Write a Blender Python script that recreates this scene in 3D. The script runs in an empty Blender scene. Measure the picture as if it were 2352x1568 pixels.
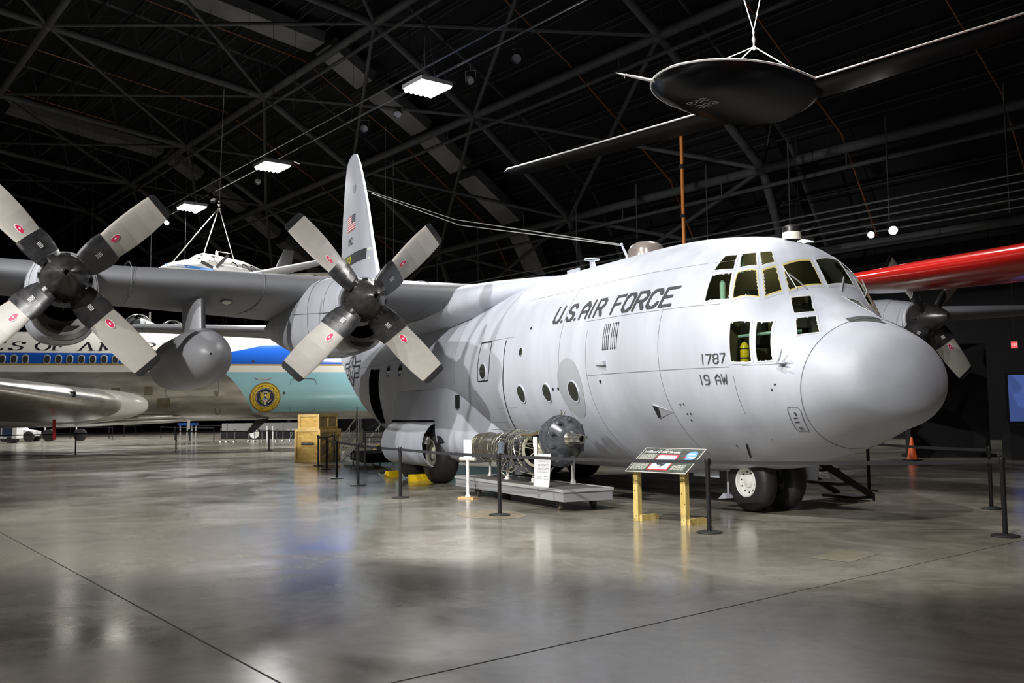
import bpy, math, random
import numpy as np
from mathutils import Matrix, Vector
sc = bpy.context.scene
COL = sc.collection
rad = math.radians
# ---------------------------------------------------------------- camera
CAM = np.array([-8.158, 10.89, 1.633])
_y, _p, _r = rad(63.329), rad(4.266), rad(-0.699)
_F = Vector((math.sin(_y)*math.cos(_p), -math.cos(_y)*math.cos(_p), math.sin(_p)))
_R = _F.cross(Vector((0, 0, 1))).normalized(); _U = _R.cross(_F)
_R2 = _R*math.cos(_r)+_U*math.sin(_r); _U2 = _U*math.cos(_r)-_R*math.sin(_r)
cd = bpy.data.cameras.new('camera'); cam = bpy.data.objects.new('camera', cd); COL.objects.link(cam)
cd.sensor_width = 36.0; cd.lens = 2217.258/2352*36.0; cd.clip_start = .1; cd.clip_end = 500
cam.matrix_world = Matrix(((_R2.x, _U2.x, -_F.x, CAM[0]), (_R2.y, _U2.y, -_F.y, CAM[1]), (_R2.z, _U2.z, -_F.z, CAM[2]), (0, 0, 0, 1)))
sc.camera = cam
# ---------------------------------------------------------------- world, exposure
wd = bpy.data.worlds.new('world'); sc.world = wd; wd.use_nodes = True
wd.node_tree.nodes['Background'].inputs[0].default_value = (.5, .56, .7, 1)
wd.node_tree.nodes['Background'].inputs[1].default_value = .004
sc.view_settings.view_transform = 'Standard'; sc.view_settings.look = 'None'
sc.view_settings.gamma = 1.0; sc.view_settings.use_curve_mapping = False
sc.view_settings.exposure = 0.0
# hangar axes: LV runs along the roof purlins, WV across the hall
LV = np.array([.9818, .1896, 0]); WV = np.array([.1896, -.9818, 0]); ZV = np.array([0, 0, 1.0])
def H3(l, w, z): return np.array([CAM[0]+l*LV[0]+w*WV[0], CAM[1]+l*LV[1]+w*WV[1], z])
HB_POWER = 2100.0; SPOT_POWER = 9500.0
# ---------------------------------------------------------------- materials
MATS = {}
def pmat(name, col, rough=.5, metal=0., var=0., scale=3., stretch=(1, 1, 1), bump=0., bscale=40., coat=0., emit=0., rvar=0., spec=.5):
    if name in MATS: return MATS[name]
    m = bpy.data.materials.new(name); m.use_nodes = True; nt = m.node_tree; N = nt.nodes; Lk = nt.links
    b = N['Principled BSDF']; b.inputs['Base Color'].default_value = (*col, 1); b.inputs['Roughness'].default_value = rough
    b.inputs['Metallic'].default_value = metal; b.inputs['Coat Weight'].default_value = coat; b.inputs['Specular IOR Level'].default_value = spec
    if emit: b.inputs['Emission Color'].default_value = (*col, 1); b.inputs['Emission Strength'].default_value = emit
    tc = mp = None
    if var or bump or rvar:
        tc = N.new('ShaderNodeTexCoord'); mp = N.new('ShaderNodeMapping'); mp.inputs['Scale'].default_value = stretch
        Lk.new(tc.outputs['Object'], mp.inputs[0])
    if var or rvar:
        n = N.new('ShaderNodeTexNoise'); n.inputs['Scale'].default_value = scale; n.inputs['Detail'].default_value = 6; n.inputs['Roughness'].default_value = .62
        Lk.new(mp.outputs[0], n.inputs['Vector'])
        if var:
            r = N.new('ShaderNodeValToRGB'); e = r.color_ramp.elements; e[0].position = .28; e[1].position = .74
            e[0].color = (*[max(0, c*(1-var)) for c in col], 1); e[1].color = (*[min(1, c*(1+var)) for c in col], 1)
            Lk.new(n.outputs[0], r.inputs[0]); Lk.new(r.outputs[0], b.inputs['Base Color'])
        if rvar:
            q = N.new('ShaderNodeMapRange'); q.inputs[3].default_value = max(0, rough-rvar); q.inputs[4].default_value = rough+rvar
            q.inputs[1].default_value = .3; q.inputs[2].default_value = .7
            Lk.new(n.outputs[0], q.inputs[0]); Lk.new(q.outputs[0], b.inputs['Roughness'])
    if bump:
        n2 = N.new('ShaderNodeTexNoise'); n2.inputs['Scale'].default_value = bscale; n2.inputs['Detail'].default_value = 4
        Lk.new(mp.outputs[0], n2.inputs['Vector'])
        bp = N.new('ShaderNodeBump'); bp.inputs['Strength'].default_value = bump; bp.inputs['Distance'].default_value = .02
        Lk.new(n2.outputs[0], bp.inputs['Height']); Lk.new(bp.outputs[0], b.inputs['Normal'])
    MATS[name] = m; return m
def glass_mat(name, tint, refl=.06, rough=.02):
    if name in MATS: return MATS[name]
    m = bpy.data.materials.new(name); m.use_nodes = True; nt = m.node_tree; N = nt.nodes; Lk = nt.links
    N.remove(N['Principled BSDF']); o = N['Material Output']
    t = N.new('ShaderNodeBsdfTransparent'); t.inputs[0].default_value = (*tint, 1)
    g = N.new('ShaderNodeBsdfGlossy'); g.inputs['Roughness'].default_value = rough
    f = N.new('ShaderNodeFresnel'); f.inputs[0].default_value = 1.5
    mx = N.new('ShaderNodeMixShader'); Lk.new(f.outputs[0], mx.inputs[0]); Lk.new(t.outputs[0], mx.inputs[1]); Lk.new(g.outputs[0], mx.inputs[2])
    Lk.new(mx.outputs[0], o.inputs[0]); MATS[name] = m; return m
def wood_mat(name, c0, c1, sc_=(2, 2, 14), scale=2.2):
    m = bpy.data.materials.new(name); m.use_nodes = True; nt = m.node_tree; N = nt.nodes; Lk = nt.links; b = N['Principled BSDF']
    tc = N.new('ShaderNodeTexCoord'); mp = N.new('ShaderNodeMapping'); mp.inputs['Scale'].default_value = sc_
    w = N.new('ShaderNodeTexNoise'); w.inputs['Scale'].default_value = scale; w.inputs['Detail'].default_value = 5; w.inputs['Distortion'].default_value = 1.6
    r = N.new('ShaderNodeValToRGB'); r.color_ramp.elements[0].position = .33; r.color_ramp.elements[1].position = .66
    r.color_ramp.elements[0].color = (*c0, 1); r.color_ramp.elements[1].color = (*c1, 1)
    Lk.new(tc.outputs['Object'], mp.inputs[0]); Lk.new(mp.outputs[0], w.inputs['Vector']); Lk.new(w.outputs[0], r.inputs[0]); Lk.new(r.outputs[0], b.inputs['Base Color'])
    b.inputs['Roughness'].default_value = .6; MATS[name] = m; return m
# ---------------------------------------------------------------- mesh builder
def nrm(v): v = np.asarray(v, float); return v/max(np.linalg.norm(v), 1e-9)
def frame_of(d):
    d = nrm(d); a = np.array([0, 0, 1.]) if abs(d[2]) < .9 else np.array([1., 0, 0])
    u = nrm(np.cross(a, d)); return u, np.cross(d, u)
class MB:
    def __init__(s): s.v = []; s.f = []; s.m = []; s.n = 0
    def add(s, V, Fs, mi=0):
        o = s.n; V = np.asarray(V, float).reshape(-1, 3); s.v.append(V); s.n += len(V)
        for f in Fs: s.f.append([o+i for i in f]); s.m.append(mi)
        return s
    def grid(s, G, cu=False, cv=False, mi=0, skip=None):
        G = np.asarray(G, float); n, m = G.shape[:2]; Fs = []
        for i in range(n if cu else n-1):
            for j in range(m if cv else m-1):
                if skip and skip(i, j): continue
                a, b = (i+1) % n, (j+1) % m; Fs.append([i*m+j, i*m+b, a*m+b, a*m+j])
        return s.add(G, Fs, mi)
    def loft(s, rings, caps=True, mi=0, closed=True):
        G = np.asarray(rings, float); n, m = G.shape[:2]; s.grid(G, False, closed, mi)
        if caps: s.add(G[0], [list(range(m))], mi); s.add(G[-1], [list(range(m))[::-1]], mi)
        return s
    def box(s, c, d, R=None, mi=0):
        c = np.asarray(c, float); h = np.asarray(d, float)/2
        V = np.array([[x, y, z] for x in (-1, 1) for y in (-1, 1) for z in (-1, 1)])*h
        if R is not None: V = V @ np.asarray(R).T
        return s.add(V+c, [[0, 1, 3, 2], [4, 6, 7, 5], [0, 4, 5, 1], [2, 3, 7, 6], [0, 2, 6, 4], [1, 5, 7, 3]], mi)
    def cyl(s, p, q, r, r2=None, n=14, mi=0, caps=True):
        p = np.asarray(p, float); q = np.asarray(q, float); u, w = frame_of(q-p); r2 = r if r2 is None else r2
        a = np.linspace(0, 2*np.pi, n, endpoint=False); d = np.cos(a)[:, None]*u+np.sin(a)[:, None]*w
        return s.loft([p+d*r, q+d*r2], caps, mi)
    def lathe(s, prof, p, d, n=32, mi=0, caps=False):
        # prof: list of (distance along d, radius)
        p = np.asarray(p, float); d = nrm(d); u, w = frame_of(d); a = np.linspace(0, 2*np.pi, n, endpoint=False)
        e = np.cos(a)[:, None]*u+np.sin(a)[:, None]*w
        return s.loft([p+d*t+e*max(r, 1e-4) for t, r in prof], caps, mi)
    def tube(s, path, r, n=8, mi=0, caps=True):
        P = np.asarray(path, float); T = np.gradient(P, axis=0); u, w = frame_of(T[0]); rings = []
        a = np.linspace(0, 2*np.pi, n, endpoint=False)
        for i, p in enumerate(P):
            t = nrm(T[i]); u = nrm(u-t*(u@t)); w = np.cross(t, u)
            rr = r[i] if hasattr(r, '__len__') else r
            rings.append(p+(np.cos(a)[:, None]*u+np.sin(a)[:, None]*w)*rr)
        return s.loft(rings, caps, mi)
    def sphere(s, c, r, n=16, mi=0, sc_=(1, 1, 1)):
        a = np.linspace(0, np.pi, n//2+1); b = np.linspace(0, 2*np.pi, n, endpoint=False)
        G = [[np.asarray(c)+np.array([math.sin(x)*math.cos(y)*sc_[0], math.sin(x)*math.sin(y)*sc_[1], math.cos(x)*sc_[2]])*r for y in b] for x in np.clip(a, 1e-3, np.pi-1e-3)]
        return s.grid(G, False, True, mi)
    def prism(s, poly, axis, t0, t1, mi=0):
        # poly of 3-D points swept along axis
        P = np.asarray(poly, float); ax = np.asarray(axis, float); m = len(P)
        return s.loft([P+ax*t0, P+ax*t1], True, mi)
FR = {}
def put(name, mb, mats, parent=None, angle=38, flip=False, org=None, world=True):
    me = bpy.data.meshes.new(name); V = np.concatenate(mb.v) if mb.v else np.zeros((0, 3))
    if parent is not None and world: Mi = FR[parent.name].inverted()
    elif org is not None: Mi = Matrix.Translation(-Vector(org))
    else: Mi = None
    if Mi is not None:
        A = np.array(Mi); V = V @ A[:3, :3].T+A[:3, 3]
    me.from_pydata(V.tolist(), [], mb.f)
    if not isinstance(mats, (list, tuple)): mats = [mats]
    for m in mats: me.materials.append(m)
    if len(mats) > 1: me.polygons.foreach_set('material_index', mb.m)
    me.polygons.foreach_set('use_smooth', [True]*len(me.polygons))
    import bmesh
    bm = bmesh.new(); bm.from_mesh(me); bmesh.ops.recalc_face_normals(bm, faces=bm.faces); bm.to_mesh(me); bm.free()
    me.set_sharp_from_angle(angle=rad(angle))
    o = bpy.data.objects.new(name, me); COL.objects.link(o)
    if parent is not None:
        o.parent = parent; r = parent
        while r.name not in FR: r = r.parent
        FR[o.name] = FR[r.name]
    elif org is not None: o.location = org
    if parent is None: FR[o.name] = Matrix.Translation(Vector(org)) if org is not None else Matrix.Identity(4)
    return o
def tag(o, label, cat, group=None):
    o['label'] = label; o['category'] = cat
    if group: o['group'] = group
    return o
def thing(name, label, cat, loc=(0, 0, 0), rz=0., group=None):
    o = bpy.data.objects.new(name, None); COL.objects.link(o); o.location = loc; o.rotation_euler = (0, 0, rz); o.empty_display_size = .2
    FR[o.name] = Matrix.Translation(Vector(loc)) @ Matrix.Rotation(rz, 4, 'Z')
    return tag(o, label, cat, group)
def struct(name, mb, mats, **k):
    o = put(name, mb, mats, **k); o['kind'] = 'structure'; return o
def dup(root, loc, rz=0., label=None, group=None):
    r = root.copy(); COL.objects.link(r); r.location = loc; r.rotation_euler = (0, 0, rz)
    if label: r['label'] = label
    if group: r['group'] = group
    FR[r.name] = Matrix.Translation(Vector(loc)) @ Matrix.Rotation(rz, 4, 'Z')
    for ch in list(root.children):
        c = ch.copy(); COL.objects.link(c); c.parent = r; FR[c.name] = FR[r.name]
        for g in list(ch.children):
            d = g.copy(); COL.objects.link(d); d.parent = c
    return r
def loc2(parent, P):
    A = np.array(FR[parent.name]); P = np.asarray(P, float); return P @ A[:3, :3].T+A[:3, 3]
# ---------------------------------------------------------------- stroke lettering
GL = {'A': ['0,0 0,4 2,6 4,4 4,0', '0,2.4 4,2.4'], 'C': ['4,4.6 2.9,6 1.1,6 0,4.9 0,1.1 1.1,0 2.9,0 4,1.4'], 'E': ['4,6 0,6 0,0 4,0', '0,3.1 3,3.1'], 'F': ['4,6 0,6 0,0', '0,3.1 3,3.1'],
 'I': ['.6,0 .6,6'], 'O': ['1.1,0 0,1.1 0,4.9 1.1,6 2.9,6 4,4.9 4,1.1 2.9,0 1.1,0'], 'R': ['0,0 0,6 2.9,6 4,4.9 4,3.9 2.9,2.8 0,2.8', '1.9,2.8 4,0'], 'S': ['4,4.8 2.9,6 1.1,6 0,4.9 0,4.1 1,3.2 3,2.8 4,1.9 4,1.1 2.9,0 1.1,0 0,1.2'],
 'U': ['0,6 0,1.1 1.1,0 2.9,0 4,1.1 4,6'], 'W': ['0,6 1,0 2.3,4.2 3.6,0 4.6,6'], 'M': ['0,0 0,6 2,2.6 4,6 4,0'], 'T': ['0,6 4,6', '2,6 2,0'], 'X': ['0,0 4,6', '0,6 4,0'], 'H': ['0,0 0,6', '4,0 4,6', '0,3 4,3'], 'K': ['0,0 0,6', '4,6 0,2.6', '1.2,3.5 4,0'],
 'N': ['0,0 0,6 4,0 4,6'], 'D': ['0,0 0,6 2.9,6 4,4.9 4,1.1 2.9,0 0,0'], 'P': ['0,0 0,6 2.9,6 4,4.9 4,3.7 2.9,2.6 0,2.6'], 'L': ['0,6 0,0 4,0'], 'G': ['4,4.6 2.9,6 1.1,6 0,4.9 0,1.1 1.1,0 2.9,0 4,1.1 4,2.8 2.4,2.8'],
 '1': ['.8,0 .8,6'], '7': ['0,6 4,6 1.3,0'], '8': ['1,3.1 0,4 0,5 1.1,6 2.9,6 4,5 4,4 3,3.1 1,3.1 0,2.2 0,1.1 1.1,0 2.9,0 4,1.1 4,2.2 3,3.1'], '9': ['.3,0 2.6,0 4,1.4 4,4.9 2.9,6 1.1,6 0,4.9 0,3.9 1.1,2.8 4,2.8'], '6': ['3.7,6 1.4,6 0,4.6 0,1.1 1.1,0 2.9,0 4,1.1 4,2.1 2.9,3.2 0,3.2'],
 '4': ['3,0 3,6 0,2 4,2'], '3': ['0,6 4,6 2,3.4 4,2 4,1.1 2.9,0 1.1,0 0,1'], '2': ['0,4.9 1.1,6 2.9,6 4,4.9 4,3.8 0,0 4,0'], '5': ['4,6 0,6 0,3.3 2.9,3.3 4,2.2 4,1.1 2.9,0 0,0'], '0': ['1.1,0 0,1.1 0,4.9 1.1,6 2.9,6 4,4.9 4,1.1 2.9,0 1.1,0'],
 '.': ['.2,.1 .3,.1'], '-': ['.6,3 3,3'], ' ': []}
ADV = {'I': 1.9, '1': 2.2, '.': 1.5, ' ': 2.6, 'W': 6.0}
def hull(P):
    P = sorted(set((round(float(x), 5), round(float(y), 5)) for x, y in P))
    def half(Q):
        h = []
        for p in Q:
            while len(h) > 1 and (h[-1][0]-h[-2][0])*(p[1]-h[-2][1])-(h[-1][1]-h[-2][1])*(p[0]-h[-2][0]) <= 0: h.pop()
            h.append(p)
        return h
    return half(P)[:-1]+half(P[::-1])[:-1]
def strokes(text, width=None, height=1., nib=(.8, .8), slant=0., gap=1.5, glyphs=GL, adv=ADV, step=2.1):
    """convex polygons (u, v) for a line of text; returns polys scaled to the given width and height"""
    x = 0.; polys = []
    for ch in text:
        for st in glyphs[ch]:
            pts = [tuple(map(float, q.split(','))) for q in st.split()]
            for a, b in zip(pts[:-1], pts[1:]):
                k = max(1, int(math.hypot(b[0]-a[0], b[1]-a[1])/step+.99))
                for i in range(k):
                    p = [a[0]+(b[0]-a[0])*i/k, a[1]+(b[1]-a[1])*i/k]; q = [a[0]+(b[0]-a[0])*(i+1)/k, a[1]+(b[1]-a[1])*(i+1)/k]
                    polys.append(hull([(x+c[0]+sx*nib[0]/2, c[1]+sy*nib[1]/2) for c in (p, q) for sx in (-1, 1) for sy in (-1, 1)]))
        x += adv.get(ch, 4.0 if len(glyphs[ch]) else 2.6)+gap
    W = x-gap; out = []
    sy = height/(6+nib[1]); sx = (width/(W+nib[0])) if width else sy
    for P in polys: out.append([((u+nib[0]/2)*sx+slant*(v+nib[1]/2)*sy, (v+nib[1]/2)*sy) for u, v in P])
    return out
def letter_mb(polys, fn, mb=None, mi=0):
    mb = mb or MB()
    for P in polys: mb.add([fn(u, v) for u, v in P], [list(range(len(P)))], mi)
    return mb
def plane_fn(o, u, v, off=0.):
    o = np.asarray(o, float); u = np.asarray(u, float); v = np.asarray(v, float); n = nrm(np.cross(u, v))
    return lambda a, b: o+u*a+v*b+n*off
def ellipse(cx, cy, rx, ry, n=28, a0=0.): return [(cx+rx*math.cos(a0+2*math.pi*i/n), cy+ry*math.sin(a0+2*math.pi*i/n)) for i in range(n)]
def font_mb(text, size, fn, mb=None, mi=0, shear=0., bold=0.):
    cu = bpy.data.curves.new('txt', 'FONT'); cu.body = text; cu.size = size; cu.shear = shear; cu.offset = bold; cu.resolution_u = 2
    o = bpy.data.objects.new('txt', cu); COL.objects.link(o); dg = bpy.context.evaluated_depsgraph_get(); me = o.evaluated_get(dg).to_mesh()
    mb = mb or MB(); mb.add([fn(v.co.x, v.co.y) for v in me.vertices], [list(p.vertices) for p in me.polygons], mi)
    o.evaluated_get(dg).to_mesh_clear(); bpy.data.objects.remove(o); bpy.data.curves.remove(cu); return mb
# ================================================================ HANGAR SHELL
def floor_mat():
    m = bpy.data.materials.new('polished_concrete'); m.use_nodes = True; nt = m.node_tree; N = nt.nodes; Lk = nt.links; b = N['Principled BSDF']
    tc = N.new('ShaderNodeTexCoord')
    def noise(scale, det, dist=0., st=(1, 1, 1)):
        mp = N.new('ShaderNodeMapping'); mp.inputs['Scale'].default_value = st; Lk.new(tc.outputs['Object'], mp.inputs[0])
        n = N.new('ShaderNodeTexNoise'); n.inputs['Scale'].default_value = scale; n.inputs['Detail'].default_value = det; n.inputs['Distortion'].default_value = dist; n.inputs['Roughness'].default_value = .65
        Lk.new(mp.outputs[0], n.inputs['Vector']); return n
    n1 = noise(.5, 10, .9); n2 = noise(3.4, 8, .3); n3 = noise(.16, 3)
    r = N.new('ShaderNodeValToRGB'); e = r.color_ramp.elements; e[0].position = .33; e[1].position = .68
    e[0].color = (.125, .110, .086, 1); e[1].color = (.315, .288, .24, 1)
    mx = N.new('ShaderNodeMath'); mx.operation = 'MULTIPLY_ADD'; mx.inputs[1].default_value = .35; Lk.new(n2.outputs[0], mx.inputs[0])
    m2 = N.new('ShaderNodeMath'); m2.operation = 'MULTIPLY'; m2.inputs[1].default_value = .65; Lk.new(n1.outputs[0], m2.inputs[0]); Lk.new(m2.outputs[0], mx.inputs[2])
    Lk.new(mx.outputs[0], r.inputs[0]); Lk.new(r.outputs[0], b.inputs['Base Color'])
    q = N.new('ShaderNodeMapRange'); q.inputs[1].default_value = .35; q.inputs[2].default_value = .65; q.inputs[3].default_value = .13; q.inputs[4].default_value = .25
    Lk.new(n1.outputs[0], q.inputs[0]); Lk.new(q.outputs[0], b.inputs['Roughness'])
    bp = N.new('ShaderNodeBump'); bp.inputs['Strength'].default_value = .025; bp.inputs['Distance'].default_value = .02; Lk.new(n3.outputs[0], bp.inputs['Height']); Lk.new(bp.outputs[0], b.inputs['Normal'])
    b.inputs['Specular IOR Level'].default_value = .55
    return m
L0, L1, WL, WR = -48., 150., -50., 50.
mb = MB(); mb.add([H3(L0, WL, 0), H3(L1, WL, 0), H3(L1, WR, 0), H3(L0, WR, 0)], [[0, 1, 2, 3]])
struct('floor', mb, floor_mat())
# saw-cut joints of the slab
dark_joint = pmat('joint_filler', (.035, .032, .028), .8)
jl = [(8.4, None), (None, 5.75)]
def flat_strip(name, a, b, w, mat, z=.002):
    a = np.array([a[0], a[1], z]); b = np.array([b[0], b[1], z]); d = nrm(b-a); s = np.array([-d[1], d[0], 0])*w/2
    m_ = MB(); m_.add([a-s, b-s, b+s, a+s], [[0, 1, 2, 3]]); return struct(name, m_, mat)
P1 = np.array([7.91, 11.2]); d1 = np.array([.9852, .1714]); P2 = np.array([-.2, -.14]); d2 = np.array([-.2397, .9709])
flat_strip('floor_joint', P1-d1*10.4, P1+d1*40, .013, dark_joint); flat_strip('floor_joint', P2-d2*45, P2+d2*10, .013, dark_joint)
flat_strip('floor_joint', (-2.28, 9.42), (-25, 5.6), .013, dark_joint)
mb = MB(); z = .003; mb.add([(-.40, 2.98, z), (.06, 3.12, z), (.37, 2.34, z), (-.1, 2.2, z)], [[0, 1, 2, 3]])
struct('floor_patch', mb, pmat('patch_concrete', (.235, .21, .155), .3, var=.25, scale=4))
mb = MB(); mb.add([(x, y, .0025) for x, y in ellipse(6.2, 4.1, .75, .52, 30)], [list(range(30))])
struct('floor_stain', mb, pmat('stain_concrete', (.27, .225, .145), .25, var=.3, scale=5))
# roof: deck, ribs, long tubes
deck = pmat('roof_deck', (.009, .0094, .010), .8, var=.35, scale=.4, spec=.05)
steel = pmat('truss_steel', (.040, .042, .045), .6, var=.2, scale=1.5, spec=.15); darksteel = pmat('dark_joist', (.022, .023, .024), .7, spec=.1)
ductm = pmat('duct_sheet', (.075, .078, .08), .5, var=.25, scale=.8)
WC = 2.5
half_in = [(0, 28.4), (11., 27.1), (25.8, 25.3), (33.1, 20.9), (41.2, 15.1), (43.0, 10.3), (43.0, 0)]
half_out = [(0, 31.2), (11.6, 29.9), (26.9, 27.7), (34.9, 23.1), (43.6, 17.1), (47.0, 11.2), (47.0, 0)]
def both(h): return [(WC-a, z) for a, z in h[::-1]]+[(WC+a, z) for a, z in h[1:]]
IN, OUT = both(half_in), both(half_out)
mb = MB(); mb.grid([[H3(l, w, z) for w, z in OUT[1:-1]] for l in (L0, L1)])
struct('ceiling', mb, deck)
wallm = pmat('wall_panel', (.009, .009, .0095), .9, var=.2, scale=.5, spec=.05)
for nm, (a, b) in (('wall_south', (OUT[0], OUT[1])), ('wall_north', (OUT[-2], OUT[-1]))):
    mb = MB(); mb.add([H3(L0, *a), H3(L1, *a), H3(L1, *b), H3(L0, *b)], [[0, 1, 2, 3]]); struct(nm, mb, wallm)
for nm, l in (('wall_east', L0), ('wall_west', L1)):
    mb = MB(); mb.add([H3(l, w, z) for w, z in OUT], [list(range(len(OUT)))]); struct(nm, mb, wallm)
RIBS = [-16., .5, 17., 33.5, 50., 66.5, 83., 99.5, 116.]
for l in RIBS:
    mb = MB()
    for k in range(len(IN)-1):
        a, b = np.array(IN[k]), np.array(IN[k+1]); c, d = np.array(OUT[k]), np.array(OUT[k+1])
        r = .26 if k not in (0, len(IN)-2) else .22
        mb.cyl(H3(l, *a), H3(l, *b), r, n=10); mb.cyl(H3(l, *c), H3(l, *d), .12, n=6)
        n = max(2, int(np.linalg.norm(b-a)/2.6))
        for i in range(n):
            p = a+(b-a)*i/n; q = c+(d-c)*(i+.5)/n; p2 = a+(b-a)*(i+1)/n
            mb.cyl(H3(l, *p), H3(l, *q), .07, n=5, caps=False); mb.cyl(H3(l, *q), H3(l, *p2), .07, n=5, caps=False)
        if k: mb.sphere(H3(l, *a), .42, 10)
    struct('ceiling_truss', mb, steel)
for k in range(1, len(IN)-1):
    mb = MB(); mb.cyl(H3(L0, *IN[k]), H3(L1, *IN[k]), .27, n=12)
    if k in (3, 4, 5, 8, 9, 10):
        w, z = IN[k]; mb.cyl(H3(L0, w, z-1.0), H3(L1, w, z-1.0), .12, n=8)
        for l in np.arange(L0+2, L1, 8.25): mb.cyl(H3(l, w, z), H3(l, w, z-1.0), .05, n=5)
    struct('ceiling_beam', mb, steel)
mb = MB()
for k in range(len(OUT)//2, len(IN)-2):     # cross bracing between the ribs, far side of the hall
    for i, (la, lb) in enumerate(zip(RIBS[3:-1], RIBS[4:])):
        a, b = IN[k], IN[k+1]; mb.cyl(H3(la, *a), H3(lb, *b), .13, n=8, caps=False); mb.cyl(H3(lb, *a), H3(la, *b), .13, n=8, caps=False)
struct('ceiling_brace', mb, steel)
mb = MB()
for k in range(4, len(OUT)-2):               # open-web joists under the deck
    a, b = np.array(OUT[k]), np.array(OUT[k+1]); n = max(2, int(np.linalg.norm(b-a)/1.75)); nn = nrm(np.array([-(b-a)[1], (b-a)[0]]))*(-1)
    for i in range(n):
        p = a+(b-a)*(i+.5)/n; p1 = p+nn*.15; p2 = p+nn*.85
        mb.cyl(H3(-10, *p1), H3(L1, *p1), .06, n=4); mb.cyl(H3(-10, *p2), H3(L1, *p2), .05, n=4)
        if i % 2 == 0:
            ls = np.arange(10, 110, 1.3)
            for q, l in enumerate(ls): mb.cyl(H3(l, *(p1 if q % 2 else p2)), H3(l+1.3, *(p2 if q % 2 else p1)), .025, n=3, caps=False)
struct('ceiling_joist', mb, darksteel)
mb = MB()                                    # flat ventilation ducts that follow the roof slope
for l in (58., 91.):
    for k, (f0, f1) in ((7, (.1, .95)), (8, (.02, .42)), (8, (.52, .98)), (9, (.03, .38)), (9, (.46, .94)), (10, (.1, .9))):
        a, b = np.array(OUT[k]), np.array(OUT[k+1]); d = nrm(b-a); nn = np.array([d[1], -d[0]])*1.5; nn = nn if nn[1] < 0 else -nn
        p, q = a+(b-a)*f0+nn, a+(b-a)*f1+nn
        G = [[H3(l-1.1, *x), H3(l+1.1, *x), H3(l+1.1, *(x-nn*.5)), H3(l-1.1, *(x-nn*.5))] for x in (p, q)]; mb.loft(G)
struct('ceiling_duct', mb, ductm)
orange = pmat('sprinkler_orange', (.16, .05, .008), .5)
for l in (21., 29.5, 42., 61.5, 76., 87.):
    path = []
    for k in range(6, 11):
        a, b = np.array(OUT[k]), np.array(OUT[k+1]); d = nrm(b-a); nn = np.array([d[1], -d[0]]); nn = nn if nn[1] < 0 else -nn
        path += [H3(l, *(a+nn*1.05)), H3(l, *(b+nn*1.05))]
    mb = MB()
    for p, q in zip(path[:-1], path[1:]): mb.cyl(p, q, .045, n=6)
    struct('ceiling_pipe', mb, orange)
# cable trays along the far side
mb = MB()
for i in range(5): mb.cyl(H3(5, 41.2, 10.0+.35*i), H3(112, 41.2, 10.0+.35*i), .05, n=6)
for l in np.arange(8, 112, 5.5): mb.cyl(H3(l, 41.2, 9.8), H3(l, 41.2, 15.4), .035, n=5)
struct('ceiling_tray', mb, pmat('galvanised', (.12, .125, .13), .4, metal=.6))
t = thing('riser_pipe', 'orange vertical fire pipe hanging from the roof behind the cargo aircraft cockpit', 'pipe', (27.8, -16.15, 9.2))
mb = MB(); mb.cyl((27.8, -16.15, 8.0), (27.8, -16.15, 14.8), .085, n=12)
orange2 = pmat('riser_orange', (.62, .2, .03), .45); put('pipe', mb, orange2, t)
mb = MB(); mb.cyl((27.8, -16.15, 14.8), (27.8, -16.15, 24.4), .015, n=6); mb.cyl((27.8, -16.15, 12.9), (27.8, -16.15, 13.1), .13, n=12); mb.cyl((27.8, -16.15, 10.6), (27.8, -16.15, 10.75), .13, n=12); put('collar', mb, darksteel, t)
# ---------------------------------------------------------------- high-bay lamps
lampw = pmat('lamp_diffuser', (1., .97, .9), .4, emit=14.)
housing = pmat('lamp_housing', (.35, .36, .37), .4, metal=.5)
def light_obj(kind, name, loc, power, size=1., direction=None, spot=None, blend=.3, col=(1., .98, .955), parent=None):
    ld = bpy.data.lights.new(name, kind); ld.energy = power; ld.color = col
    if kind == 'AREA': ld.shape = 'SQUARE'; ld.size = size; ld.spread = rad(150)
    else: ld.shadow_soft_size = size
    if spot: ld.spot_size = rad(spot); ld.spot_blend = blend
    o = bpy.data.objects.new(name, ld); COL.objects.link(o); o.location = loc
    d = Vector(direction if direction is not None else (0, 0, -1)); o.rotation_euler = d.to_track_quat('-Z', 'Y').to_euler()
    if parent is not None:
        M = FR[parent.name].inverted() @ (Matrix.Translation(Vector(loc)) @ d.to_track_quat('-Z', 'Y').to_matrix().to_4x4()); o.parent = parent; o.matrix_local = M
    return o
def roof_z(w): return float(np.interp(w, [p[0] for p in IN], [p[1] for p in IN]))
def high_bay(l, w, z, label, power=HB_POWER, s=1.4, group='high bay lamps under the hangar roof'):
    p = H3(l, w, z); t = thing('high_bay_light', label, 'lamp', p, math.atan2(LV[1], LV[0]), group)
    X, Y = LV, np.array([-LV[1], LV[0], 0]); R = np.stack([X, Y, ZV], 1)
    mb = MB(); mb.box(p+ZV*.14, (s, s, .16), R); mb.box(p+ZV*.3, (s*.5, s*.3, .16), R); put('housing', mb, housing, t)
    mb = MB()
    for i in range(6): mb.cyl(p+Y*(i-2.5)*s/6.4-X*s*.48+ZV*.04, p+Y*(i-2.5)*s/6.4+X*s*.48+ZV*.04, s/13.5, n=10)
    put('lamp_tube', mb, lampw, t)
    mb = MB(); zt = roof_z(w)
    for sx in (-1, 1): mb.cyl(p+X*sx*s*.4+ZV*.2, p+ZV*(min(2.6, zt-z-.4)), .012, n=5)
    mb.cyl(p+ZV*min(2.6, zt-z-.4), p+ZV*(zt-z), .015, n=5)
    put('hanger_cable', mb, darksteel, t)
    light_obj('AREA', 'high_bay_glow', p-ZV*.06, power, s, parent=t)
    return t
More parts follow.
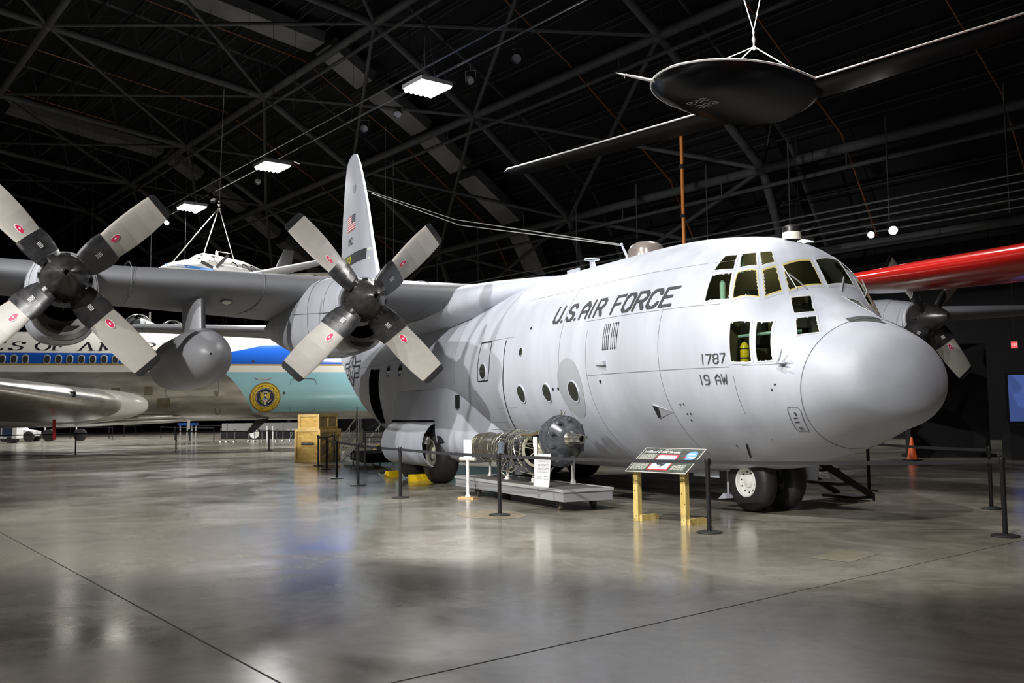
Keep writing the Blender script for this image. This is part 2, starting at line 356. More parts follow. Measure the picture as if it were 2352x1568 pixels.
row1 = [(16., 'high bay lamp of the lit row, above the grey nose cone'),
        (30.4, 'bright square high bay lamp highest in view, left of the hanging black drone'), (44.7, 'bright square high bay lamp just left of the tail fin top'),
        (56.3, 'bright square high bay lamp beside the raised tip of the far left propeller blade'), (70., 'high bay lamp hidden behind the outer propeller'), (84., 'high bay lamp far down the hall over the silver wing')]
for l, lab in row1: high_bay(l, 19.5, 14.0, lab, HB_POWER*(.55 if l < 20 else 1.15 if l < 60 else 1.5))
for l, lab in ((-8., 'near'), (30.2, 'small square high bay lamp seen just above the cockpit roof'), (48., 'far'), (66., 'farther')):
    if l == 30.2: high_bay(l, 42.2, 10.3, lab, 700, 1.05)
for l, k, lab in ((-14., .8, 'nearest'), (0., 1.0, 'first'), (14., .75, 'second'), (28., .4, 'third'), (42., .6, 'fourth'), (56., 1.1, 'fifth'), (70., 1., 'sixth')): high_bay(l, -17., 14.0, 'high bay lamp, %s of the row above the near floor' % lab, HB_POWER*k)
# lighting pipes that carry the spotlights
mb = MB(); mb.cyl(H3(-12, 20.1, 14.7), H3(100, 20.1, 14.7), .05, n=8); mb.cyl(H3(-12, 20.4, 15.5), H3(100, 20.4, 15.5), .04, n=8)
for l in np.arange(-10, 100, 6.): mb.cyl(H3(l, 20.25, 14.7), H3(l, 20.4, 15.5), .02, n=5); mb.cyl(H3(l, 20.4, 15.5), H3(l, 20.4, roof_z(20.4)), .012, n=4)
tr = thing('lighting_pipe', 'long twin black lighting pipe running past the bright lamps toward the far left', 'pipe', H3(40, 20.2, 14.7)); put('pipe', mb, pmat('pipe_black', (.09, .09, .095), .3, metal=.7), tr)
blackp = pmat('black_paint', (.012, .012, .013), .35); spot_on = pmat('spot_lens_lit', (1., .96, .9), .3, emit=22.); spot_off = pmat('spot_lens', (.05, .05, .06), .2)
def track_spot(p, aim, label, lit=False, power=0, ang=50, size=.12, r=.17, group='spotlights on the lighting pipe'):
    p = np.asarray(p, float); d = nrm(np.asarray(aim, float)-p); t = thing('track_spotlight', label, 'spotlight', p, 0, group)
    mb = MB(); mb.lathe([(-.32, .02), (-.32, r*.7), (-.05, r*.8), (.0, r), (.26, r), (.26, r*.9)], p, d, 16); put('lamp_body', mb, blackp, t)
    mb = MB(); mb.lathe([(.2, r*.88), (.205, .001)], p, d, 16); put('lens', mb, spot_on if lit else spot_off, t)
    u, w = frame_of(d); u = nrm(np.cross(d, ZV)); mb = MB(); mb.tube([p+u*r*1.15, p+u*r*1.15+ZV*.3, p-u*r*1.15+ZV*.3, p-u*r*1.15], .018, 6); mb.cyl(p+ZV*.3, p+ZV*.62, .02, n=6); put('yoke', mb, blackp, t)
    if power: light_obj('SPOT', 'spot_beam', p+d*.34, power, size, d, ang, .35, parent=t)
    return t
for l, z, aim, lab, lit in ((43.0, 14.2, (39, 2, 6), 'small lit spotlight right of the second bright lamp', True), (62.6, 14.3, (40, 8, 5), 'lit spotlight below the far lamp, beside a grey blade tip', True),
        (57.4, 14.2, (45, 3, 8), 'small lit spotlight on the edge of the far lamp', True), (36.4, 14.1, (20, 3, 6), 'black twin-lens spotlight above the tail fin top', False), (33.6, 14.0, (14, 4, 3), 'black spotlight between the tail fin and the brightest lamp', False),
        (28.4, 13.95, (10, 6, 3), 'black spotlight just right of the brightest lamp', False), (25.6, 13.9, (8, 5, 4), 'black spotlight farthest right on the lighting pipe', False), (47.9, 14.1, (30, 4, 4), 'dark spotlight under the second bright lamp', False), (54.6, 14.4, (44, 0, 8), 'spotlight above the hanging twin-engine aircraft', False)):
    track_spot(H3(l, 20.1, z), aim, lab, lit)
tray = H3(21.66, 36.72, 8.99)
track_spot((20.07, -21.06, 8.99), (9, -5, 7), 'dazzling round spotlight over the red wing', True, 0, r=.2, group='spotlights on the far side')
track_spot((21.92, -21.79, 9.21), (12, -8, 5), 'narrow lit spotlight left of the dazzling one over the red wing', True, 0, r=.16, group='spotlights on the far side')
# key spotlights hung behind the camera, aimed at the cargo aircraft
for p, a, w_, ang, lab in (((-5.0, 22.5, 12.9), (10.5, 2.2, 2.6), 2.2, 44, 'inner propeller'), ((4.0, 25.0, 12.9), (14., 2.4, 2.2), 1.3, 40, 'wheel fairing'), ((-4.5, 8.8, 13.2), (3.0, 1.0, 2.6), .62, 56, 'nose cone'),
        ((3.6, 11.6, 13.2), (5.0, 1.6, 2.8), .55, 60, 'cockpit'), ((17., 27., 13.0), (26.6, .3, 8.2), 3.2, 34, 'tail fin')):
    track_spot(p, a, 'black spotlight hung above the open floor, aimed at the %s' % lab, False, SPOT_POWER*w_, ang, .16, group='spotlights on the near side')
# ================================================================ FOUR-ENGINE CARGO AIRCRAFT
X0 = 1.157
XK = np.array([1.157, 1.217, 1.407, 1.757, 2.257, 2.757, 3.257, 3.857, 4.557, 5.357, 6.257, 9.157, 18.2, 19.3, 20.3, 21.8, 23.2, 24.7, 26.3, 28, 29.2])
KT = np.array([1.95, 2.29, 2.64, 2.86, 3.10, 3.39, 4.2, 4.45, 4.57, 4.65, 4.68, 4.68, 4.68, 4.69, 4.7, 4.73, 4.78, 4.82, 4.85, 4.8, 4.68])
KB = np.array([1.95, 1.58, 1.39, 1.27, 1.06, .91, .76, .69, .63, .59, .52, .52, .56, .8, 1.15, 1.9, 2.5, 3.15, 3.8, 4.3, 4.5])
KH = np.array([.0, .433, .9, 1.12, 1.30, 1.53, 1.72, 1.95, 2.07, 2.155, 2.168, 2.168, 2.168, 2.13, 2.05, 1.85, 1.55, 1.2, .85, .45, .1])
UK = np.sqrt(XK-X0)
def pchip(x, xk, yk):
    h = np.diff(xk); d = np.diff(yk)/h; m = np.zeros(len(xk))
    for i in range(1, len(xk)-1):
        if d[i-1]*d[i] > 0:
            w1 = 2*h[i]+h[i-1]; w2 = h[i]+2*h[i-1]; m[i] = (w1+w2)/(w1/d[i-1]+w2/d[i])
    m[0] = d[0]; m[-1] = d[-1]
    k = np.clip(np.searchsorted(xk, x)-1, 0, len(h)-1); t = (x-xk[k])/h[k]
    return (1+2*t)*(1-t)**2*yk[k]+t*(1-t)**2*h[k]*m[k]+t*t*(3-2*t)*yk[k+1]+t*t*(t-1)*h[k]*m[k+1]
def fsec(X):
    u = np.sqrt(np.maximum(np.asarray(X, float)-X0, 0)); return [pchip(u, UK, v) for v in (KT, KB, KH)]
def fpt(X, a, off=0.):
    """point of the fuselage skin at station X, section angle a in degrees (0 = starboard side, 90 = crown), pushed out by off"""
    a = np.radians(a); t, b, h = fsec(X); t_ = (t-b)/2
    y, z = h*np.cos(a), (t+b)/2+t_*np.sin(a); ny, nz = np.cos(a)*t_, np.sin(a)*h; L = np.maximum(np.hypot(ny, nz), 1e-6)
    return np.stack([X+0*a, y+off*ny/L, z+off*nz/L], -1)
def fz(X, z, off=0., side=1):
    """skin point on the starboard (side 1) or port side at height z"""
    t, b, h = fsec(X); s = np.clip((z-(t+b)/2)/((t-b)/2), -1, 1); a = np.degrees(np.arcsin(s))
    p = fpt(X, a, off); p[..., 1] *= side; return p
AX = np.linspace(0, 360, 361)[:-1]
def seam_x(a):
    x = np.full_like(a, 2.1)
    for _ in range(12): x = 2.09-.187*(fpt(x, a)[..., 2]-2.0)
    return x
SX = seam_x(AX)
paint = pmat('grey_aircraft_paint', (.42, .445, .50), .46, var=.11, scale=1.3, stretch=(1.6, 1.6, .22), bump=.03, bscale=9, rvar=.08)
radomep = pmat('nose_cone_paint', (.40, .425, .475), .5, var=.05, scale=4, rvar=.05)
worn = pmat('worn_grey_patch', (.30, .315, .34), .5, var=.08, scale=2)
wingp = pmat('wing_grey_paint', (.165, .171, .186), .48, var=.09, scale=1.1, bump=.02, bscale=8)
mark = pmat('marking_grey', (.045, .047, .052), .6); lineblk = pmat('line_black', (.012, .012, .014), .6); seamd = pmat('seam_dark', (.16, .165, .18), .7)
rubber = pmat('tyre_rubber', (.018, .018, .018), .55, bump=.2, bscale=20); white_p = pmat('white_enamel', (.78, .77, .73), .35)
metal = pmat('bare_metal', (.62, .6, .56), .3, metal=.9, var=.15, scale=5); darkhole = pmat('dark_cavity', (.008, .008, .008), .9)
hull_in = pmat('olive_interior', (.17, .16, .085), .7, var=.2, scale=3); glass = glass_mat('window_glass', (.62, .66, .6))
cream = pmat('window_seal', (.50, .42, .14), .5)
T1 = thing('cargo_aircraft', 'large grey four-propeller military transport aircraft with a rounded nose filling the middle of the hall', 'aircraft', (13.5, 0, 0))
# windows, each a list of (station, angle)
WIN = [[(3.70, 42.4), (3.74, 53.3), (3.58, 56.0), (3.43, 46.0)], [(3.37, 48.2), (3.53, 57.3), (3.38, 62.0), (3.2, 54.3)], [(3.17, 56.9), (3.35, 63.5), (3.265, 68.4), (3.13, 65.0)],
       [(3.585, 24.6), (3.67, 39.1), (3.405, 43.2), (3.25, 28.9)], [(3.2, 30.2), (3.335, 44.6), (3.165, 52.0), (2.985, 44.4)], [(2.95, 48.6), (3.12, 55.5), (3.085, 64.4), (2.905, 60.4)],
       [(2.878, 65.4), (3.07, 69.2), (3.075, 89.3), (2.88, 90.2)], [(2.88, 94.6), (3.085, 93.2), (3.2, 113.6), (2.985, 119.0)],
       [(2.805, 63.3), (2.745, 76.4), (2.42, 63.8), (2.58, 54.3)], [(2.495, 50.4), (2.325, 59.4), (2.065, 44.6), (2.305, 36.6)],
       [(3.13, 18.4), (2.92, 29.6), (2.775, 8.8), (3.065, -.8)], [(2.86, 33.4), (2.71, 41.0), (2.49, 12.8), (2.69, 10.0)]]
for k in (0, 1, 2, 3, 4, 5, 8, 9, 10, 11):
    WIN.append([(x, 180-a+(9 if k == 5 else 2 if k == 2 else 0)) for x, a in WIN[k]])
DOOR = [(18.27, 8.6), (17.42, 8.9), (17.56, -9.5), (17.68, -22.), (18.1, -36.), (18.75, -38.), (18.66, -25.), (18.42, -9.3)]
def in_poly(px, py, P):
    c = False; j = len(P)-1
    for i in range(len(P)):
        if (P[i][1] > py) != (P[j][1] > py) and px < (P[j][0]-P[i][0])*(py-P[i][1])/(P[j][1]-P[i][1])+P[i][0]: c = not c
        j = i
    return c
AS = .034
def cut_grid(xs_of_row, AXS, polys, mb, off=0.):
    """skin grid with holes; vertices near a hole edge are moved onto it"""
    Xg = np.array(xs_of_row); n, m = Xg.shape; Ag = np.repeat(np.asarray(AXS)[None, :], n, 0).copy()
    Xo, Ao = Xg.copy(), Ag.copy(); best = np.full((n, m), .62*max(.02, float(np.median(np.abs(np.diff(Xg, axis=0))))))
    cell = best.copy()
    for P in polys:
        for i in range(len(P)):
            a = np.array([P[i-1][0], P[i-1][1]*AS]); b = np.array([P[i][0], P[i][1]*AS]); ab = b-a
            qx, qy = Xo-a[0], Ao*AS-a[1]; t = np.clip((qx*ab[0]+qy*ab[1])/(ab@ab), 0, 1)
            fx, fy = a[0]+t*ab[0], a[1]+t*ab[1]; d = np.hypot(Xo-fx, Ao*AS-fy); k = d < best
            Xg[k] = fx[k]; Ag[k] = fy[k]/AS; best[k] = d[k]
    hole = np.zeros((n, m), bool)
    cx = (Xg+np.roll(Xg, -1, 1)); cx = (cx[:-1]+cx[1:])/4
    an = np.roll(Ag, -1, 1).copy(); an[:, -1] += 360 if abs(an[0, -1]-Ag[0, -1]) > 180 else 0
    ca = (Ag+an); ca = (ca[:-1]+ca[1:])/4
    for P in polys:
        xs = [p[0] for p in P]; as_ = [p[1] for p in P]
        for sh in (0, -360):
            I = np.argwhere((cx > min(xs)) & (cx < max(xs)) & (ca+sh > min(as_)) & (ca+sh < max(as_)))
            for i, j in I:
                if in_poly(cx[i, j], ca[i, j]+sh, P): hole[i, j] = True
    return mb.grid(fpt(Xg, Ag, off), False, True, 0, lambda i, j: hole[i, j])
mb = MB()
rows = [SX+(4.3-SX)*t for t in np.linspace(0, 1, 96)]
cut_grid(rows, AX, WIN, mb)
A2 = AX[::2]
mid = [np.full_like(A2, x) for x in np.concatenate([np.linspace(4.3, 6.3, 12), np.linspace(6.6, 16.9, 32)])]
mb.grid(fpt(np.array(mid), np.repeat(A2[None], len(mid), 0)), False, True)
door_rows = [np.full_like(A2, x) for x in np.linspace(16.9, 19.2, 60)]
cut_grid(door_rows, A2, [DOOR, [(p[0], p[1]+360) for p in DOOR]], mb)
aft = [np.full_like(A2, x) for x in np.linspace(19.2, 29.2, 40)]
mb.grid(fpt(np.array(aft), np.repeat(A2[None], len(aft), 0)), False, True)
put('fuselage', mb, paint, T1, 50)
mb = MB(); ts = np.linspace(.02, 1, 34)
mb.grid(np.array([fpt(X0+(SX-X0)*t*t, AX) for t in ts]), False, True); mb.add(fpt(X0+(SX-X0)*.0004, AX), [list(range(360))])
put('nose_cone', mb, radomep, T1, 60)
def strip(path, w, off=.005):
    """flat ribbon on the skin along a list of (X, a)"""
    P = np.array([fpt(x, a, off) for x, a in path]); N = np.array([fpt(x, a, off+.1) for x, a in path])-P
    T = np.gradient(P, axis=0); S = np.cross(T, N); S /= np.linalg.norm(S, axis=1)[:, None]; return [P-S*w/2, P+S*w/2]
def strips(paths, w, off=.005):
    mb = MB()
    for p in paths: mb.grid(strip(p, w, off))
    return mb
put('nose_cone_seam', strips([[(float(SX[i % 360]), float(AX[i % 360])) for i in range(0, 361, 3)]], .014), seamd, T1)
put('propeller_warning_line', strips([[(9.6+.013*max(0, -a)*.8, a) for a in np.linspace(15, -48, 40)]], .035), lineblk, T1)
def hline(x0, x1, z, n=24): return [(x, float(np.degrees(np.arcsin(np.clip((z-(fsec(x)[0]+fsec(x)[1])/2)/((fsec(x)[0]-fsec(x)[1])/2), -1, 1))))) for x in np.linspace(x0, x1, n)]
def ring(x, a0=-60, a1=85, n=50): return [(x, a) for a in np.linspace(a0, a1, n)]
pl = [hline(3.5, 9.4, 3.95), hline(3.35, 6.5, 3.24), hline(3.1, 6.35, 2.28), hline(9.4, 10.25, 1.75), hline(2.2, 2.9, 2.29), hline(9.2, 11, 3.18), ring(6.35, -55, 13), ring(4.35, -60, 20), ring(7.3, -50, 60), ring(3.05, -30, -8), ring(12.2, -10, 60), hline(14, 17.3, 3.1), hline(10.2, 12.5, 1.45), ring(19.6, -35, 70), [(2.3, -30), (2.9, -48), (3.6, -66)], hline(17.2, 19.4, 3.02)]
for _l in pl: put('panel_line', strips([_l], .009, .003), seamd, T1)
put('hatch_outline', strips([[(10.82, 15.7), (10.55, 15.6), (10.29, 15.5)], [(10.29, a) if a > 0 else (10.29+.0145*-a, a) for a in np.linspace(15.5, -7.3, 12)], [(10.40, -7.3), (10.65, -7.4), (10.907, -7.4)], [(10.907-.004*(a+7.4), a) for a in np.linspace(-7.4, 15.7, 12)]], .026), lineblk, T1)
# cockpit panes, seals and frames
def pane_pts(P, n, off, grow=0.):
    c = np.mean(P, 0); Q = [np.asarray(p)+(np.asarray(p)-c)*grow for p in P]; G = []
    for i in range(n+1):
        u = i/n; l = Q[0]*(1-u)+Q[1]*u; r = Q[3]*(1-u)+Q[2]*u
        G.append([l*(1-v)+r*v for v in np.linspace(0, 1, n+1)])
    G = np.array(G); return fpt(G[..., 0], G[..., 1], off)
def frame_mb(P, w_in, w_out, off):
    """raised rim around a pane, widths in metres measured on the skin"""
    P2 = [np.array([x, a*AS]) for x, a in P]; n = len(P2); ctr = np.mean(P2, 0); rings = []
    area = sum(P2[i-1][0]*P2[i][1]-P2[i][0]*P2[i-1][1] for i in range(n))
    for d, o in ((-w_in, off*.3), (-w_in, off), (w_out, off), (w_out, 0)):
        out = []
        for i in range(n):
            a, b, c = P2[i-1], P2[i], P2[(i+1) % n]; e0, e1 = nrm(b-a), nrm(c-b); s = 1 if area > 0 else -1
            n0, n1 = np.array([e0[1], -e0[0]])*s, np.array([e1[1], -e1[0]])*s; mi = (n0+n1)/max(.3, 1+n0@n1)
            out.append(b+mi*d)
        pts = []
        for i in range(n):
            for k in range(8): q = out[i]*(1-k/8)+out[(i+1) % n]*k/8; pts.append(fpt(q[0], q[1]/AS, o))
        rings.append(pts)
    return MB().grid(rings, False, True)
for k, P in enumerate(WIN):
    mb = MB(); mb.grid(pane_pts(P, 6, -.004, .03)); w = put('window_pane', mb, glass, T1)
    put('window_seal', frame_mb(P, .0, .012, .007), cream if k in (4, 5, 6, 16, 17) else pmat('seal_grey', (.5, .5, .47), .5), w)
    put('window_frame', frame_mb(P, -.010, .032, .006), paint, w)
# flight deck seen through the panes
mb = MB(); _a = np.linspace(0, 360, 49)[:-1]; _q = fpt(np.full(48, 4.15), _a, -.05); mb.add(_q, [list(range(48))]); mb.box((3.45, 0, 2.15), (1.4, 2.5, .05)); put('flight_deck', mb, hull_in, T1)
mb = MB()
for y in (-.62, .62): mb.box((3.75, y, 3.0), (.1, .5, .75)); mb.box((3.55, y, 2.7), (.45, .5, .12)); mb.box((3.72, y, 3.45), (.09, .26, .16))
mb.box((2.98, 0, 3.05), (.16, 1.3, .34)); mb.box((3.0, 0, 2.75), (.3, .5, .6)); put('pilot_seat', mb, pmat('seat_dark', (.05, .05, .035), .8), T1)
mb = MB(); mb.lathe([(0, .01), (0, .055), (.03, .066), (.24, .066), (.29, .04), (.31, .012)], (3.0, 1.45, 2.335), (0, 0, 1), 18)
put('oxygen_bottle', mb, pmat('bottle_yellow', (.86, .68, .02), .3), T1)
mb = MB(); mb.lathe([(.06, .069), (.08, .069)], (3.0, 1.45, 2.335), (0, 0, 1), 18); mb.lathe([(.2, .069), (.22, .069)], (3.0, 1.45, 2.335), (0, 0, 1), 18); put('bottle_strap', mb, lineblk, T1)
mint = pmat('mint_green_pipe', (.38, .62, .5), .4)
mb = MB(); mb.tube([(3.2, 1.38, 2.74), (2.95, 1.3, 2.75), (2.7, 1.12, 2.77), (2.5, .8, 2.78)], .025); mb.lathe([(0, .01), (0, .045), (.33, .045), (.38, .02)], (3.55, 1.38, 3.3), (.12, -.1, .38), 14); mb.box((3.6, .95, 3.93), (.05, .05, .3)); put('interior_pipe', mb, mint, T1)
mb = MB(); rnd = random.Random(4)
for i in range(26):
    p = np.array([rnd.uniform(2.4, 2.9), rnd.uniform(.1, .7), rnd.uniform(2.45, 2.75)]); mb.tube([p, p+np.array([rnd.uniform(-.1, .15), rnd.uniform(-.2, .1), rnd.uniform(-.2, .1)]), p+np.array([rnd.uniform(-.1, .2), rnd.uniform(-.2, .1), rnd.uniform(-.3, .05)])], rnd.uniform(.006, .018), 6)
put('interior_wiring', mb, pmat('wire_tan', (.4, .38, .3), .5), T1)
mb = MB(); mb.lathe([(0, .09), (.03, .09), (.05, .05), (.055, .001)], (3.8, 0, 4.30), (0, 0, -1), 16); put('dome_lamp', mb, pmat('dome_lamp_glow', (1., .9, .6), .4, emit=3.), T1)
light_obj('POINT', 'dome_glow', (3.75, 0, 4.15), 4.5, .06, col=(1., .9, .62), parent=T1)
mb = MB(); mb.lathe([(0, .05), (.02, .05), (.03, .001)], (2.6, .0, 2.66), (0, 0, -1), 12); put('foot_lamp', mb, pmat('dome_lamp_glow', (1., .9, .6), .4, emit=3.), T1)
light_obj('POINT', 'foot_glow', (2.75, .1, 2.62), 7, .05, col=(.95, 1., .85), parent=T1)
# lettering on the side
def side_text(text, x_left, x_right, z0, z1, nib, slant=0., off=.012, dz=0.):
    polys = strokes(text, 1., 1., nib, slant)
    def fn(u, v): x = x_left+(x_right-x_left)*u; return fz(x, z0+(z1-z0)*v+dz*u, off)
    return letter_mb(polys, fn)
put('lettering', side_text('U.S.AIR FORCE', 7.77, 4.2, 3.30, 3.63, (.95, .95), .018, dz=-.02), mark, T1)
put('lettering', side_text('1787', 3.53, 3.15, 2.335, 2.49, (.75, .75)), mark, T1)
put('lettering', side_text('19 AW', 3.60, 3.13, 2.03, 2.185, (.75, .75)), mark, T1)
# national star on the rear fuselage
mb = MB()
def starfn(u, v): return fz(20.42-u, 3.0+v, .012)
def outline(P, w):
    P = [np.array(p) for p in P]; n = len(P)
    for i in range(n):
        a, b = P[i], P[(i+1) % n]; e = nrm(b-a); q = np.array([-e[1], e[0]])*w/2; k = max(1, int(np.linalg.norm(b-a)/.12))
        for j in range(k):
            c, d = a+(b-a)*j/k-e*w*.3, a+(b-a)*(j+1)/k+e*w*.3; mb.add([starfn(*(c-q)), starfn(*(d-q)), starfn(*(d+q)), starfn(*(c+q))], [[0, 1, 2, 3]])
outline(ellipse(0, 0, .45, .45, 36), .055)
outline([(.45*.9*math.sin(a)*(1 if i % 2 == 0 else .4), .45*.9*math.cos(a)*(1 if i % 2 == 0 else .4)) for i, a in enumerate(np.linspace(0, 2*np.pi, 11)[:-1])], .05)
for s in (-1, 1):
    outline([(s*.45, .24), (s*1.0, .24), (s*1.0, -.24), (s*.45, -.24)], .05)
    for q in (-.1, .1): outline([(s*.52, q), (s*.92, q)], .045)
put('star_insignia', mb, mark, T1)
# round side windows, vents and small fittings
def disc_on(x, z, rx, rz, off=.006, n=26): return [fz(x+rx*math.cos(q), z+rz*math.sin(q), off) for q in np.linspace(0, 2*np.pi, n, endpoint=False)]
pg = pmat('porthole_glass', (.03, .03, .026), .06, spec=.8)
for x, z, r in ((8.98, 2.02, .17), (7.92, 2.02, .17), (6.92, 2.02, .19), (8.84, 2.85, .085), (16.68, 2.82, .17), (15.75, 2.8, .17), (10.62, 2.54, .17)):
    w = put('porthole', MB().grid([disc_on(x, z, r*q, r*1.1*q, .012) for q in (.01, .3, .6, .88)], False, True), pg, T1)
    mb = MB(); mb.grid([disc_on(x, z, r*.84, r*.93, .016), disc_on(x, z, r*.98, r*1.06, .018), disc_on(x, z, r*1.02, r*1.1, .0)], False, True); put('porthole_rim', mb, paint, w)
mb = MB()
G = [[fz(7.0+.42*q*math.cos(t)*(1+.12*math.sin(t)), 2.08+.54*q*math.sin(t), .005) for t in np.linspace(0, 2*np.pi, 48, endpoint=False)] for q in np.linspace(.02, 1, 8)]
mb.grid(G, False, True); put('worn_patch', mb, worn, T1)
mb = MB()
for r_ in range(2):
    for i in range(8):
        x = 5.79-.055*i-.03*(i > 3); zc = 3.02-.22*r_
        mb.add([fz(x-.008, zc-.095, .006), fz(x+.008, zc-.095, .006), fz(x+.008-.0, zc+.095, .006), fz(x-.008, zc+.095, .006)], [[0, 1, 2, 3]])
        for s in (-1, 1): mb.add(disc_on(x, zc+.1*s, .014, .016, .007, 10), [list(range(10))])
put('louvre', mb, lineblk, T1)
mb = MB(); mb.add([fpt(4.70, -25.5, .02), fpt(4.335, -29.6, .006), fpt(4.73, -32.6, .02)], [[0, 1, 2]]); mb.add([fpt(4.72, -25., .004), fpt(4.335, -29.6, .008), fpt(4.70, -25.5, .03)], [[0, 1, 2]]); put('air_scoop', mb, worn, T1)
mb = MB(); mb.add([fpt(4.73, -25.8, .022), fpt(4.62, -26.6, .022), fpt(4.66, -31.6, .022), fpt(4.74, -32.4, .022)], [[0, 1, 2, 3]]); put('scoop_mouth', mb, darkhole, T1)
put('drain_slot', strips([[(3.40, -50.8), (3.5, -56.5), (3.632, -63.0)]], .035, .008), darkhole, T1)
acc = [(2.36, -23.), (2.225, -24.), (2.205, -27.), (2.285, -44.), (2.305, -46.), (2.42, -45.), (2.435, -42.), (2.38, -25.)]; ap = []
for k in range(8):
    for q in range(6): a_, b_ = acc[k], acc[(k+1) % 8]; ap.append((a_[0]+(b_[0]-a_[0])*q/6, a_[1]+(b_[1]-a_[1])*q/6))
w = put('access_panel', strips([ap+ap[:1]], .014, .008), seamd, T1)
mb = MB()
for x, a, dx, da in ((2.30, -27.5, .014, 3.), (2.33, -32., .03, .8), (2.345, -35.5, .03, 1.), (2.355, -41., .03, .7), (2.36, -42.5, .03, .7)): mb.add([fpt(x-dx, a, .009), fpt(x+dx, a, .009), fpt(x+dx, a-da, .009), fpt(x-dx, a-da, .009)], [[0, 1, 2, 3]])
put('stencil', mb, mark, w)
mb = MB(); mb.add([fpt(x, a, .008) for x, a in ((2.02, 70.), (1.90, 67.5), (1.83, 80), (1.74, 92), (1.74, 112), (1.9, 112.5), (1.985, 95), (2.01, 84))], [[0, 1, 2, 7], [2, 3, 6, 7], [3, 4, 5, 6]]); put('nose_vent', mb, pmat('vent_dark', (.05, .052, .055), .7), T1)
mb = MB()
for x, a in ((2.45, -5), (2.50, -9), (4.05, -26), (4.12, -26), (4.0, -31), (4.07, -31), (4.06, -34.5), (3.6, -52)): p, q = fpt(x, a), fpt(x, a, .012); mb.cyl(p, q, .014, n=8)
for x, z in ((5.95, 2.16), (7.66, 2.08), (7.45, 2.08), (8.6, 3.3)): mb.cyl(fz(x, z), fz(x, z, .01), .03, n=10)
put('filler_cap', mb, lineblk, T1)
mb = MB(); mb.loft([[fz(6.02, 2.48, .0), fz(6.02, 2.44, .0), fz(6.0, 2.44, .02), fz(6.0, 2.47, .02)], [fz(5.7, 2.5, .0), fz(5.7, 2.43, .0), fz(5.68, 2.43, .07), fz(5.68, 2.5, .07)]]); put('vent_scoop', mb, paint, T1)
# pitot probes on both sides
for s in (1, -1):
    b0 = fz(2.33, 2.30, 0, s); o_ = b0+np.array([.0, .11*s, .0]); mb = MB()
    mb.loft([[b0+(-.04, -.02*s, -.015), b0+(.05, -.02*s, -.015), b0+(.05, -.02*s, .015), b0+(-.04, -.02*s, .015)], [o_+(-.03, 0, -.01), o_+(.03, 0, -.01), o_+(.03, 0, .01), o_+(-.03, 0, .01)]])
    mb.tube([o_+(.03, 0, 0), o_+(-.02, 0, .07), o_+(-.07, 0, .19)], [.016, .016, .01], 8); mb.tube([o_+(.05, 0, 0), o_+(-.13, 0, .0)], .011, 8); put('pitot_probe', mb, paint, T1)
# wiper blades
mb = MB(); mb.tube([fpt(2.83, 77, .02), fpt(2.9, 74, .04), fpt(2.98, 70, .035)], .012); mb.tube([fpt(2.85, 70.5, .03), fpt(3.05, 68.5, .03)], .008); mb.tube([fpt(2.83, 103, .02), fpt(2.98, 110, .04)], .012); mb.tube([fpt(2.93, 126, .02), fpt(3.02, 131, .05), fpt(3.2, 133, .05)], .012)
put('wiper', mb, pmat('wiper_metal', (.5, .51, .53), .35, metal=.7), T1)
# crown: dome, blade aerials, beacon
mb = MB(); p = np.array([7.55, 0, 4.62]); mb.lathe([(0, .36), (.2, .36), (.3, .3), (.36, .18), (.385, .02)], p, (0, 0, 1), 28); put('crown_dome', mb, pmat('dome_tan', (.2, .175, .16), .2, metal=.2, var=.3, scale=3), T1)
mb = MB(); p = np.array([3.55, -.05, 4.36]); mb.lathe([(0, .145), (.12, .145)], p, (0, 0, 1), 20); put('beacon_base', mb, pmat('beacon_white', (.7, .68, .6), .4), T1)
mb = MB(); mb.lathe([(.12, .145), (.2, .14), (.235, .1), (.24, .01)], p, (0, 0, 1), 20); put('beacon_cap', mb, blackp, T1)
mb = MB(); q = np.array([9.55, 0, 4.66]); mb.loft([[q+(.14*math.cos(t), .03*math.sin(t), 0) for t in np.linspace(0, 6.28, 12, endpoint=False)], [q+(.06+.1*math.cos(t), .02*math.sin(t), .27) for t in np.linspace(0, 6.28, 12, endpoint=False)]]); mb.lathe([(.27, .17), (.3, .17)], q+(.06, 0, 0), (0, 0, 1), 16); mb.box(q+(.85, 0, .12), (.5, .05, .12)); put('crown_aerial', mb, paint, T1)
mb = MB(); mb.tube([(8.15, 0, 4.66), (8.28, 0, 4.86), (8.42, 0, 5.06)], [.035, .028, .02]); mb.sphere((8.43, 0, 5.08), .035, 8); put('aerial_mast', mb, paint, T1)
mb = MB(); mb.tube([(8.43, 0, 5.08), (17, .03, 7.2), (25.25, .06, 9.85)], .011, 5); mb.tube([(8.43, 0, 5.06), (17, -.1, 7.05), (25.1, -.15, 9.7)], .011, 5); put('aerial_wire', mb, pmat('wire_steel', (.45, .45, .42), .4, metal=.6), T1)
